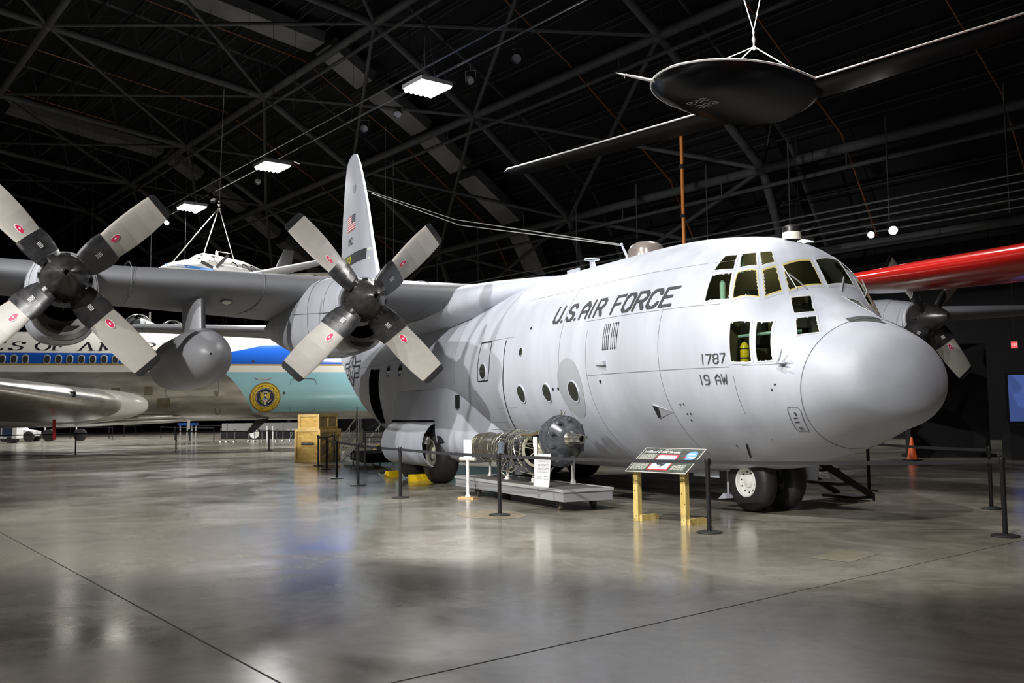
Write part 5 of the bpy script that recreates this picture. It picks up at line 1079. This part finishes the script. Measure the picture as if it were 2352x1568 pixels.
mb = text_rows(pf, .01, .16, .12, .27, 9, MB(), .35, 3); mb.add([pf(.005, .075), pf(.165, .075), pf(.165, .09), pf(.005, .09)], [[0, 1, 2, 3]]); put('print', mb, pmat('print_grey', (.42, .42, .44), .6), Tc)
pb = np.array([6.58, 2.93, .362]); Tp = thing('text_board', 'tall grey board of small print leaning on the front edge of the trolley', 'sign', tuple(pb))
U2 = nrm([-.9, -.43, 0]); V2 = nrm(np.array([.03, -.06, .55])); N2 = nrm(np.cross(U2, V2)); N2 = N2 if N2[1] > 0 else -N2
R2_ = np.stack([U2, V2, N2], 1); mb = MB(); P = rrect(0, .29, .275, .57, .02); mb.prism([pb+U2*x+V2*y for x, y in P], N2, -.006, .006); put('board', mb, pmat('board_grey_white', (.56, .56, .54), .5), Tp)
pf = plane_fn(pb+N2*.008, U2, V2); mb = text_rows(pf, -.12, .12, .25, .53, 13, MB(), .42, 5); text_rows(pf, -.12, -.02, .13, .19, 3, mb, .35, 6); text_rows(pf, .02, .12, .13, .19, 3, mb, .35, 8); put('print', mb, pmat('print_dark', (.13, .13, .14), .6), Tp)
# ================================================================ INFORMATION LECTERN ON TIMBER POSTS
TI = thing('information_lectern', 'slanted printed information panel on two yellow timber posts', 'sign', (3.735, 2.49, 0), rad(-165.2))
pine = wood_mat('pressure_treated_pine', (.47, .33, .085), (.68, .53, .2), (7, 7, .9), 2.0)
def I(x, y, z): return loc2(TI, [x, y, z])
def ibox(mb, c, d, mi=0, R=None):
    A = np.array(FR[TI.name])[:3, :3]; mb.box(I(*c), d, A if R is None else A @ R, mi)
for x in (-.45, .45):
    mb = MB(); zt = 1.0
    A_ = [I(x-.045, -.045, 0), I(x+.045, -.045, 0), I(x+.045, .045, 0), I(x-.045, .045, 0)]; B_ = [I(x-.045, -.045, .76), I(x+.045, -.045, .76), I(x+.045, .045, .815), I(x-.045, .045, .815)]
    mb.loft([A_, B_]); p = put('post', mb, pine, TI)
    mb = MB(); mb.prism([I(x+.045, -.01, 0), I(x+.045, .38, 0), I(x+.045, .38, .07), I(x+.045, .34, .09), I(x+.045, -.01, .09)], I(1, 0, 0)-I(0, 0, 0), 0, .042); put('foot', mb, pine, p)
    mb = MB()
    for z in (.03, .075): mb.cyl(I(x-.02+.03*(z > .05), -.05, z), I(x-.02+.03*(z > .05), -.044, z), .009, n=10)
    put('bolt', mb, shiny, p)
    mb = MB()
    for z, q in ((.3, .03), (.45, -.02), (.62, -.03)): mb.add([I(x+q+.008*math.cos(t), -.0462, z+.012*math.sin(t)) for t in np.linspace(0, 6.28, 9)[:-1]], [list(range(8))])
    put('knot', mb, pmat('knot_brown', (.09, .04, .012), .7), p)
PU = I(1, 0, 0)-I(0, 0, 0); PV = nrm(I(0, .50, .33)-I(0, 0, 0)); PN = np.cross(PU, PV); PN = PN if PN[2] > 0 else -PN
po = I(-.56, -.14, .745); PW, PH = 1.14, .60
mb = MB(); mb.prism([po, po+PU*PW, po+PU*PW+PV*PH, po+PV*PH], PN, -.004, .004); pn = put('panel', mb, pmat('panel_camo', (.075, .085, .07), .35, var=.7, scale=14), TI)
mb = MB()
for a, b in ((po, po+PU*PW), (po+PU*PW, po+PU*PW+PV*PH), (po+PU*PW+PV*PH, po+PV*PH), (po+PV*PH, po)): mb.cyl(a, b, .007, n=6)
put('panel_edge', mb, pmat('panel_edge_pale', (.6, .6, .56), .4), pn)
def pf2(off): return lambda u, v: po+PU*u+PV*v+PN*off
def quad(f, x0, y0, x1, y1, mb, mi=0): mb.add([f(x0, y0), f(x1, y0), f(x1, y1), f(x0, y1)], [[0, 1, 2, 3]], mi)
f5 = pf2(.006); mb = MB(); quad(f5, .37, .05, .76, .44, mb, 0); f6 = pf2(.007); quad(f6, .39, .075, .74, .42, mb, 1); f7 = pf2(.008)
plane_ = [(.47, .20), (.5, .28), (.53, .29), (.55, .22), (.60, .21), (.70, .30), (.705, .29), (.63, .19), (.62, .16), (.57, .12), (.56, .13), (.59, .175), (.5, .18)]
mb.add([f7(*p) for p in plane_], [[0, 1, 2, 3], [0, 3, 11, 12], [3, 4, 7, 11], [4, 5, 6, 7], [7, 8, 10, 11], [8, 9, 10]], 2)
put('picture', mb, [fr_, pmat('picture_sky', (.48, .62, .85), .5), pmat('picture_plane', (.03, .03, .03), .6)], pn)
mb = font_mb('Lockheed C-130E Hercules', .078, lambda u, v: pf2(.008)(.045+u*.80, .475+v), None, 0, .2, .002); put('lettering', mb, pmat('print_white', (.82, .82, .8), .5), pn)
mb = text_rows(pf2(.007), .04, .34, .06, .44, 15, MB(), .55, 21); text_rows(pf2(.007), .80, 1.05, .07, .19, 5, mb, .55, 22); text_rows(pf2(.007), .80, 1.0, .235, .27, 1, mb, .6, 23); text_rows(pf2(.007), .42, .72, .545, .575, 1, mb, .6, 24); put('print', mb, pmat('print_cream', (.55, .55, .48), .5), pn)
mb = MB(); mb.add([pf2(.007)(*p) for p in ellipse(.985, .42, .10, .115, 28)], [list(range(28))], 0); text_rows(pf2(.009), .90, 1.05, .43, .48, 1, mb, .7, 31); text_rows(pf2(.009), .94, 1.09, .35, .40, 1, mb, .7, 32)
mb.m = [0]+[1]*(len(mb.f)-1); f = pf2(.0085); mb.add([f(.86, .355), f(.93, .36), f(.90, .395), f(.87, .39)], [[0, 1, 2, 3]], 2); put('oval_badge', mb, [pmat('badge_blue', (.16, .36, .8), .4), fw, fr_], pn)
# ================================================================ BELT STANCHIONS
def stanchion(p, q, label, group, h=1.0, sag=.03, slack=0.):
    """post at p with its belt run out to the top of q"""
    p = np.array([p[0], p[1], 0.]); t = thing('belt_stanchion', label, 'stanchion', tuple(p), 0, group)
    mb = MB(); mb.lathe([(0, .172), (.012, .175), (.022, .165), (.034, .06), (.036, .034)], p, (0, 0, 1), 32, caps=True); put('base', mb, stb, t)
    mb = MB(); mb.cyl(p+ZV*.03, p+ZV*(h-.1), .032, n=18); put('pole', mb, stp, t)
    mb = MB(); mb.lathe([(0, .036), (.01, .04), (.085, .04), (.1, .035), (.102, .001)], p+ZV*(h-.1), (0, 0, 1), 18); put('belt_head', mb, stp, t)
    if q is not None:
        q = np.array([q[0], q[1], 0.]); d = nrm(q-p); a, b = p+d*.04, q-d*.04; G = []
        for k in range(13):
            s = k/12; c = a+(b-a)*s; z = h-.052-sag*4*s*(1-s); G.append([c+ZV*(z-.025), c+ZV*(z+.025)])
        n_ = np.cross(d, ZV)*.0015; mb = MB(); mb.grid([[g[0]-n_, g[1]-n_] for g in G]); mb.grid([[g[0]+n_, g[1]+n_] for g in G]); put('belt', mb, belt_m, t)
    return t
stb = pmat('stanchion_base_black', (.020, .019, .018), .45, var=.3, scale=7); stp = pmat('stanchion_black', (.010, .010, .011), .38); belt_m = pmat('belt_webbing', (.022, .022, .025), .7)
g1 = 'black belt stanchions around the cargo aircraft'
S = [(2.41, 2.646), (6.0, 4.038), (10.05, 4.254), (13.76, 3.944), (16.52, 3.643), (20.88, 2.68), (23.17, 2.31), (25.42, 1.13)]
LB = ['black belt stanchion right of the timber-post information panel', 'black belt stanchion in front of the engine trolley, left of the leaning text board', 'black belt stanchion before the yellow wheel chock, left of the engine trolley', 'black belt stanchion in front of the boarding steps', 'black belt stanchion between the boarding steps and the crates', 'black belt stanchion overlapping the right face of the big crate', 'black belt stanchion in front of the big crate plate, end of the belt line', 'black belt stanchion close against the right face of the big crate']
for i, p in enumerate(S): stanchion(p, S[i+1] if i < 7 else None, LB[i], g1, 1.0, .05 if i > 3 else .015)
S2 = [(.135, -.255), (2.50, -3.13), (6.10, -4.25), (10.65, -7.69)]
LB = ['black belt stanchion at the right edge of the view, nearest there', 'black belt stanchion just behind the right-edge one', 'black belt stanchion under the nose cone, left of the orange cone', 'black belt stanchion far under the belly beside the entry steps']
stanchion(S2[0], S[0], LB[0], g1, 1.0, .02)
for i in (1, 2, 3): stanchion(S2[i], S2[i+1] if i < 3 else (16, -9.5), LB[i], g1, 1.0, .02)
g2 = 'belt stanchions below the jetliner'; far = [(41.0, 8.84), (41.5, 4.35), (38.5, .51)]
stanchion((41.8, 14.), far[0], 'belt stanchion under the jetliner wing, out of the frame', g2, 1.0, .02)
for i, lab in enumerate(('thin belt stanchion below the jetliner wing root at the far left', 'thin belt stanchion below the jetliner, under the grey fuel tank', 'thin belt stanchion below the gold seal')): stanchion(far[i], far[i+1] if i < 2 else (30.5, -2.0), lab, g2, 1.0, .02)
ORD = 'first second third fourth fifth sixth seventh eighth ninth tenth eleventh twelfth thirteenth fourteenth'.split()
g3 = 'distant belt stanchions beyond the jetliner'
ff = [(83.5, 11.7), (74.7, 9.1), (80.4, 7.6), (75.2, 5.0), (73.3, 4.9), (83.4, 3.2), (89, 1.7), (90.9, .97), (70.9, 1.6), (65.3, 1.3), (61.6, .8), (56.5, .05), (76.6, -1.9), (71.3, -5.8)]
for i, p in enumerate(ff): stanchion(p, ff[i+1] if i < len(ff)-1 and math.dist(p, ff[i+1]) < 9 else None, 'small distant belt stanchion beyond the jetliner belly, %s from the left' % ORD[i], g3, 1.0, .02)
silv = pmat('post_silver', (.45, .45, .44), .3, metal=.7)
for i, (x, y, h) in enumerate(((57.2, -.51, .86), (56.83, -.83, 1.2), (56.36, -1.24, .8), (56.63, -2.19, .82), (56.26, -2.5, 1.2), (55.81, -2.89, .85), (54.95, -3.63, .84), (55.66, -4.22, 1.2), (55.21, -4.6, .86))):
    p = np.array([x, y, 0.]); t = thing('silver_post', '%s silver barrier post on the pale floor below the gold seal, %s from the left' % ('tall' if h > 1 else 'short', ORD[i]), 'post', tuple(p), 0, 'silver posts below the seal')
    mb = MB(); mb.cyl(p, p+ZV*h, .032, n=10); put('pole', mb, silv, t); mb = MB(); mb.lathe([(0, .12), (.03, .12), (.1, .05)], p, (0, 0, 1), 14); put('base', mb, silv, t); mb = MB(); mb.sphere(p+ZV*h, .05, 8); put('cap', mb, silv, t)
# ================================================================ CRATES
ply = wood_mat('plywood_face', (.46, .27, .045), (.72, .47, .12), (1.2, 1.2, 3.2), 2.4); batten = wood_mat('crate_batten', (.56, .37, .10), (.74, .52, .18), (2, 2, 2), 2); plyd = wood_mat('plywood_side', (.30, .21, .09), (.42, .31, .15), (1.2, 1.2, 3), 2)
def crate(name, label, corner, w, d, h, z0, diag, plate):
    rz = math.atan2(-.75, -.64); t = thing(name, label, 'crate', (corner[0], corner[1], z0), rz)
    def P(x, y, z): return loc2(t, [x, y, z])           # x to the right along the front, y inward
    A = np.array(FR[t.name])[:3, :3]
    def bx(mb, a, b): mb.box(P(*[(i+j)/2 for i, j in zip(a, b)]), [abs(j-i) for i, j in zip(a, b)], A)
    mb = MB(); bx(mb, (-w+.03, .03, .02), (-.03, d-.03, h-.02)); put('box', mb, ply, t)
    b = .085; mb = MB()
    for x in (-w, -b): bx(mb, (x, 0, 0), (x+b, .03, h))
    for z in (0, h-b): bx(mb, (-w+b, 0, z), (-b, .03, z+b))
    put('front_frame', mb, batten, t)
    mb = MB()
    for y in (0.03, d*.5-b/2, d-b): bx(mb, (-.03, y, 0), (0, y+b, h))
    for z in (0, h-b*(1.4 if diag else 1)): bx(mb, (-.02, .03, z), (.006, d, z+b*(1.4 if diag else 1)))
    put('side_frame', mb, batten, t)
    mb = MB(); bx(mb, (-.031, .03, .02), (-.026, d-.03, h-.02)); put('side_panel', mb, plyd, t)
    if diag:
        mb = MB()
        for y0_, z0_, y1_, z1_ in ((.1, .12, d-.1, .62), (.1, .62, d-.1, h-.12)):
            s = np.array([0, z0_-z1_, y1_-y0_]); s = s/np.linalg.norm(s)*.045
            mb.prism([P(-.026, y0_-s[1], z0_-s[2]), P(-.026, y1_-s[1], z1_-s[2]), P(-.026, y1_+s[1], z1_+s[2]), P(-.026, y0_+s[1], z0_+s[2])], P(1, 0, 0)-P(0, 0, 0), 0, .03)
        put('side_brace', mb, batten, t)
    if plate:
        mb = MB(); mb.prism([P(x, .027, z) for x, z in rrect(-w*.5, h*.555, w*.5, .085, .03)], P(0, -1, 0)-P(0, 0, 0), 0, .012); pl_ = put('name_plate', mb, blackp, t)
        mb = text_rows(lambda u, v: P(-w*.5-.2+u, .013, h*.555-.02+v), 0, .4, 0, .04, 1, MB(), .6, 9, .85); put('plate_print', mb, pmat('plate_pale', (.35, .42, .42), .5), pl_)
    return t
crate('wooden_crate', 'large plywood crate with a small black name plate, under the smaller crate', (25.66, 1.57), .99, 1.8, 1.16, 0, True, True)
crate('wooden_crate', 'smaller plywood crate stacked on top of the large one', (25.78, 1.58), .82, 1.62, .53, 1.161, False, False)
# ================================================================ BOARDING STEPS AT THE OPEN REAR DOOR
TB = thing('boarding_steps', 'wheeled aluminium boarding steps with handrails leading up to the open rear door', 'steps', (22.9, .75, 0))
alus = pmat('step_aluminium', (.34, .34, .34), .4, metal=.5)
s0, s1 = np.array([25.1, .45, .06]), np.array([20.7, 1.05, 1.12]); dv = nrm([s1[0]-s0[0], s1[1]-s0[1], 0]); nv = np.array([-dv[1], dv[0], 0])
mb = MB()
for k in range(6):
    c = s0+(s1-s0)*(k+.5)/6; mb.box(c+ZV*.08, (.42, .95, .04), np.stack([dv, nv, ZV], 1))
put('tread', mb, alus, TB)
for q in (-.5, .5):
    mb = MB(); mb.prism([s0+nv*q-ZV*.05, s0+nv*q+ZV*.14, s1+nv*q+ZV*.1, s1+nv*q-ZV*.3], nv, -.02, .02); put('side_rail', mb, pmat('step_side_grey', (.30, .30, .29), .5), TB)
    mb = MB(); mb.tube([s0+nv*q+ZV*.75, s0+(s1-s0)*.5+nv*q+ZV*.76, s0+(s1-s0)*.8+nv*q+ZV*.75], .022, 8); mb.tube([s0+nv*q+ZV*.4, s0+(s1-s0)*.8+nv*q+ZV*.4], .018, 8)
    for f_ in (0, .4, .8): c = s0+(s1-s0)*f_+nv*q; mb.cyl(c, c+ZV*.75, .02, n=8)
    put('handrail', mb, alus, TB)
mb = MB()
for c in (s1+nv*.45, s1-nv*.45, s0+(s1-s0)*.5+nv*.45, s0+(s1-s0)*.5-nv*.45): mb.cyl((c[0], c[1], 0.), (c[0], c[1], c[2]), .03, n=8)
put('leg', mb, alus, TB)
mb = MB(); mb.box(((s0+s1)/2*[1, 1, 0])+np.array([0, 0, .3])+dv*.7, (2.6, .9, .3), np.stack([dv, nv, ZV], 1)); put('skirt', mb, darkhole, TB)
mb = MB()
for k in range(5): c = s0+(s1-s0)*(.25+.15*k)+nv*.46+ZV*.13; mb.box(c, (.1, .05, .05), np.stack([dv, nv, ZV], 1))
put('yellow_marker', mb, pmat('safety_yellow', (.75, .52, .01), .45), TB)
t = thing('pole', 'tall thin steel pole standing beside the boarding steps', 'pole', (20.5, 1.85, 0)); mb = MB(); mb.cyl((20.5, 1.85, 0), (20.5, 1.85, 1.9), .026, n=10); put('shaft', mb, alus, t); mb = MB(); mb.lathe([(0, .13), (.02, .13), (.05, .03)], (20.5, 1.85, 0), (0, 0, 1), 14); put('base', mb, blackp, t)
# chocks, rope, cone
chy = pmat('chock_yellow', (.80, .53, .01), .4, var=.1, scale=5)
def chock(p, rz, L, h, w, label):
    t = thing('wheel_chock', label, 'wheel chock', p, rz, 'yellow chocks at the main wheels'); A = np.array(FR[t.name])
    mb = MB(); mb.prism([loc2(t, q) for q in ((-w/2, -L/2, 0), (w/2, -L/2, 0), (w*.3, -L/2, h), (-w*.3, -L/2, h))], A[:3, 1], 0, L); put('block', mb, chy, t)
    mb = MB(); mb.tube([loc2(t, q) for q in ((0, L/2, h*.5), (.02, L/2+.05, h*.6), (0, L/2+.09, h*.5))], .008, 6); put('rope_loop', mb, cablem, t)
chock((14.36, 2.15, 0), rad(0), .62, .17, .16, 'yellow wheel chock between the two main wheels'); chock((16.2, 2.2, 0), rad(25), .5, .17, .18, 'yellow wheel chock behind the rear main wheel, rope beside it')
TW = thing('chock_rope', 'pale rope lying on the floor behind the rear main wheel', 'rope', (17.0, 2.1, 0)); mb = MB(); mb.tube([(16.4, 2.35, .08), (16.7, 2.3, .012), (17.3, 2.2, .012), (18.0, 2.0, .012), (18.3, 2.25, .012)], .012, 6); put('rope', mb, pmat('rope_pale', (.55, .52, .4), .7), TW)
TCn = thing('traffic_cone', 'orange traffic cone on the dark floor right of the grey nose', 'cone', (13.66, -14.2, 0)); c = np.array([13.66, -14.2, 0])
mb = MB(); mb.lathe([(.035, .165), (.1, .15), (.72, .035), (.74, .03), (.74, .001)], c, (0, 0, 1), 28); put('cone_body', mb, pmat('cone_orange', (.80, .13, .02), .45), TCn)
mb = MB(); mb.box(c+ZV*.018, (.42, .42, .035)); put('base', mb, blackp, TCn)
# ================================================================ FAR RIGHT: SCREEN, DARK KIOSK, EXIT SIGN
SX_ = nrm([-.5, -.86, 0]); SY_ = nrm(np.cross(ZV, SX_)); so = np.array([12.0, -16.6, 0.]); Rk = np.stack([SX_, SY_, ZV], 1)
TSc = thing('video_screen', 'large dim blue screen on a black stand at the right edge', 'screen', tuple(so+SX_*1.2))
mb = MB(); mb.box(so+SX_*1.2+ZV*1.92, (2.5, .12, 1.62), Rk); put('bezel', mb, blackp, TSc)
for sgn in (1,):
    mb = MB(); pp = so+SX_*.02+ZV*1.2; nn = SY_ if SY_ @ (CAM-so) > 0 else -SY_; mb.add([pp+nn*.065, pp+SX_*2.36+nn*.065, pp+SX_*2.36+ZV*1.45+nn*.065, pp+ZV*1.45+nn*.065], [[0, 1, 2, 3]]); put('display', mb, pmat('screen_blue', (.085, .14, .42), .3, emit=.32), TSc)
mb = MB(); mb.box(so+SX_*1.2+ZV*.55, (2.6, .6, 1.1), Rk); put('cabinet', mb, blackp, TSc)
TKi = thing('dark_kiosk', 'tall black display wall behind the grey nose cone', 'kiosk', (15.2, -17.6, 0)); kk = np.array([14.6, -17.0, 0])
mb = MB(); mb.box(kk+ZV*1.9, (2.6, .5, 3.8), Rk); put('panel', mb, pmat('kiosk_black', (.006, .006, .007), .6), TKi)
mb = MB(); mb.box(kk+ZV*.05, (2.8, .9, .1), Rk); put('plinth', mb, blackp, TKi)
ex = np.array([21.4, -30.1, 4.53]); TX = thing('exit_sign', 'small glowing red exit sign high on the far dark wall', 'exit sign', tuple(ex)); u = nrm(np.cross(nrm(CAM-ex), ZV))*-1; nE = np.cross(u, ZV); nE = nE if nE @ (CAM-ex) > 0 else -nE
mb = MB(); mb.box(ex, (.30, .06, .34), np.stack([u, nE, ZV], 1)); mb.cyl(ex+ZV*.17, ex+ZV*9.5, .012, n=5); put('case', mb, blackp, TX)
uu = u if u @ np.array(_R2) > 0 else -u
mb = MB(); mb.add([ex+nE*.034+uu*a*.13+ZV*b*.15 for a, b in ((-1, -1), (1, -1), (1, 1), (-1, 1))], [[0, 1, 2, 3]]); put('face', mb, pmat('exit_red', (.9, .03, .04), .4, emit=1.6), TX)
put('lettering', letter_mb(strokes('EXIT', .22, .13, (1.1, 1.1)), plane_fn(ex+nE*.037-uu*.11-ZV*.065, uu, ZV)), pmat('exit_white', (.9, .6, .6), .4, emit=.8), TX)

# ================================================================ FAR FLOOR BEYOND THE JETLINER
pale = pmat('far_white', (.70, .70, .68), .4); navy = pmat('far_navy', (.02, .035, .09), .4)
high_bay(85.5, 39.2, 10.3, 'far high bay lamp seen under the grey wing left of the inner engine', 1800)
VA = nrm([-.4488, -.8936, 0]); VB = nrm([.8936, -.4488, 0]); RV = np.stack([VA, VB, ZV], 1)      # VA across the view, VB away from it
o = np.array([68.8, 12.9, 0]); t = thing('service_cart', 'white service cart with dark blue panels under the jetliner wing at the far left edge', 'cart', tuple(o))
mb = MB(); mb.box(o+VA*.2+ZV*.8, (3.2, .9, .95), RV); put('body', mb, pale, t)
for q in (-.7, .35, 1.15): mb = MB(); mb.box(o+VA*q-VB*.46+ZV*.83, (.7, .02, .72), RV); put('side_panel', mb, navy, t)
for q in (-.9, 1.3): mb = MB(); mb.lathe([(-.5, .22), (.5, .22)], o+VA*q+ZV*.22, VB, 18, caps=True); put('wheel', mb, rubber, t)
o = np.array([72.5, 11.5, 0]); t = thing('tow_tractor', 'small white tow tractor with black wheels under the jetliner wing', 'tractor', tuple(o))
mb = MB(); mb.prism([o-VA*1.0+ZV*.45, o+VA*1.5+ZV*.4, o+VA*1.5+ZV*.75, o+VA*.6+ZV*.9, o+VA*.15+ZV*1.35, o-VA*1.0+ZV*1.3], VB, -.6, .6); put('body', mb, pale, t)
mb = MB(); mb.prism([o+VA*.1+ZV*.85, o+VA*.5+ZV*.85, o+VA*.2+ZV*1.2, o+ZV*1.2], VB, -.61, -.605); put('cab_window', mb, darkhole, t)
for q in (-.6, 1.15):
    for b in (-.55, .55): mb = MB(); mb.lathe([(-.12, .2), (-.12, .38), (.12, .38), (.12, .2)], o+VA*q+VB*b+ZV*.38, VB, 20, caps=True); put('wheel', mb, rubber, t)
o = np.array([70.6, 8.4, 0]); t = thing('towed_dolly', 'low dolly on a black wheel with two white forked stands under the jetliner', 'dolly', tuple(o))
mb = MB(); mb.box(o-VA*.1+ZV*.55, (2.9, .5, .08), RV); put('deck', mb, blackp, t)
for q in (-1.4, .9):
    c = o+VA*q; mb = MB(); mb.cyl(c+ZV*.58, c+ZV*1.3, .05, n=8); mb.cyl(c+ZV*1.05, c-VA*.3+ZV*1.4, .05, n=8); put('forked_stand', mb, pale, t)
for q in (1.2, -1.1): mb = MB(); mb.lathe([(-.15, .2), (-.15, .45), (.15, .45), (.15, .2)], o+VA*q+ZV*.45, VB, 20, caps=True); put('wheel', mb, rubber, t)
o = np.array([56.9, 1.6, 0]); t = thing('display_table', 'blue-topped table on white legs below the jetliner belly, left of the silver posts', 'table', tuple(o))
mb = MB(); mb.box(o+ZV*1.2, (1.15, .6, .16), RV); put('table_top', mb, pmat('table_blue', (.02, .10, .5), .4), t)
for q in (-.5, -.05, .25, .5): mb = MB(); mb.box(o+VA*q+ZV*.56, (.07, .07, 1.12), RV); put('leg', mb, pale, t)
o = np.array([64.5, -4.6, 0]); t = thing('exhibit_wall', 'low grey exhibit wall beyond the silver posts under the jetliner', 'partition', tuple(o))
mb = MB(); mb.box(o+ZV*.85, (5.6, .2, .62), RV); put('panel', mb, pmat('far_grey', (.22, .215, .2), .6), t); mb = MB(); mb.box(o+ZV*.27, (5.6, .6, .54), RV); put('plinth', mb, blackp, t)
o = np.array([62.2, -3.75, 0]); t = thing('wheel_exhibit', 'white aircraft wheel standing on the floor between the silver posts', 'wheel', tuple(o))
mb = MB(); mb.lathe([(-.1, .3), (-.12, .42), (.12, .42), (.1, .3)], o+ZV*.42, VB, 26, caps=True); put('tyre', mb, rubber, t); mb = MB(); mb.lathe([(-.13, .34), (-.1, .12), (-.14, .1), (-.14, .001)], o+ZV*.42, VB, 24); put('hub', mb, white_p, t)
mb = MB(); mb.cyl(o+ZV*.42-VB*.18, o+ZV*.95-VB*.18, .05, n=8); put('fork', mb, pale, t)
for x, y, lab in ((61.6, -4.5, 'left of two'), (61.4, -4.85, 'right of two')):
    t = thing('white_post', 'short white post right of the white display wheel, %s' % lab, 'post', (x, y, 0)); mb = MB(); mb.cyl((x, y, 0), (x, y, .95), .06, n=10); put('shaft', mb, pale, t)
o = np.array([59.6, -6.6, 0]); t = thing('folding_bench', 'pale folding bench beyond the silver posts left of the crates', 'bench', tuple(o))
mb = MB(); mb.box(o+ZV*.72, (2.3, .4, .05), RV); put('seat', mb, pale, t)
for q in (-.9, -.3, .4, 1.0): mb = MB(); mb.tube([o+VA*q+ZV*.7, o+VA*(q+.12)+ZV*.35, o+VA*(q-.1)+ZV*.0], .03, 6); put('leg', mb, alus, t)
# bubble-canopy helicopters slung beyond the jetliner roof
bub = glass_mat('bubble_glass', (.8, .85, .88))
for (x, y, z, k), lab in (((53.4, 4.95, 6.95, 1.), 'white helicopter with a clear bubble nose above the jetliner roof, left of the tank pylon'), ((52.5, 3.1, 6.6, .95), 'helicopter bubble nose just showing above the jetliner roof beside the tank pylon')):
    o = np.array([x, y, z]); t = thing('hanging_helicopter', lab, 'helicopter', tuple(o), 0, 'bubble helicopters beyond the jetliner')
    mb = MB(); mb.sphere(o-VA*.1, .85*k, 24, 0, (1, 1, 1.05)); put('bubble', mb, bub, t)
    mb = MB()
    for a in np.linspace(-.5, .5, 3): mb.tube([o-VA*.1+(VA*math.sin(q)*math.cos(a)+ZV*math.cos(q)*1.05+VB*math.sin(q)*math.sin(a))*.86*k for q in np.linspace(-1.6, 1.6, 18)], .02, 5)
    put('bubble_frame', mb, alu, t)
    mb = MB(); mb.loft([[o+VA*(.2+.55*i)+ZV*zz+VB*b for b, zz in ((-.5*w, -.8), (.5*w, -.8), (.42*w, h_), (-.42*w, h_))] for i, (w, h_) in enumerate(((1, .62), (1, .35), (.8, -.1), (.6, -.45)))]); put('cabin', mb, jw, t)
    mb = MB(); mb.tube([o+VA*1.2-ZV*.55, o+VB*3.4+VA*.9-ZV*.3], [.25, .1], 8); put('tail_boom', mb, kb, t)
    mb = MB(); mb.cyl(o+VA*.6+ZV*.3, o+VA*.6+ZV*1.0, .06, n=8); put('rotor_mast', mb, alu, t); mb = MB(); mb.cyl(o+VA*.6+ZV*1.0, (x+VA[0]*.6, y+VA[1]*.6, 24.), .01, n=5); put('roof_cable', mb, darksteel, t)
o = np.array([54.9, 7.6, 6.75]); t = thing('hanging_jet', 'blue and white jet with a star insignia, just above the jetliner roof', 'aircraft', tuple(o))
mb = MB(); mb.lathe([(-3, .05), (-2, .4), (-.5, .55), (2, .5), (4, .1)], o, VA, 24, caps=True); put('fuselage', mb, jw, t); mb = MB(); mb.prism([o-VA*.7+ZV*.3, o+VA*1.0+ZV*.3, o+VA*.5+ZV*1.3, o-VA*.3+ZV*1.3], VB, -.05, .05); put('fin', mb, kb, t)
mb = MB(); c = o-VB*.56+ZV*.18; mb.add([c+VA*x+ZV*y for x, y in ellipse(0, 0, .2, .2, 16)], [list(range(16))]); mb.add([c-VB*.01+VA*x+ZV*y for x, y in ((-.42, -.07), (.42, -.07), (.42, .07), (-.42, .07))], [[0, 1, 2, 3]], 1); mb.add([c-VB*.02+VA*.19*(1 if i % 2 == 0 else .42)*math.sin(q)+ZV*.19*(1 if i % 2 == 0 else .42)*math.cos(q) for i, q in enumerate(np.linspace(0, 2*np.pi, 11)[:-1])], [list(range(10))], 1); put('star_insignia', mb, [navy, pale], t)
mb = MB(); mb.cyl(o+ZV*.4, o+ZV*18, .01, n=5); put('roof_cable', mb, darksteel, t)
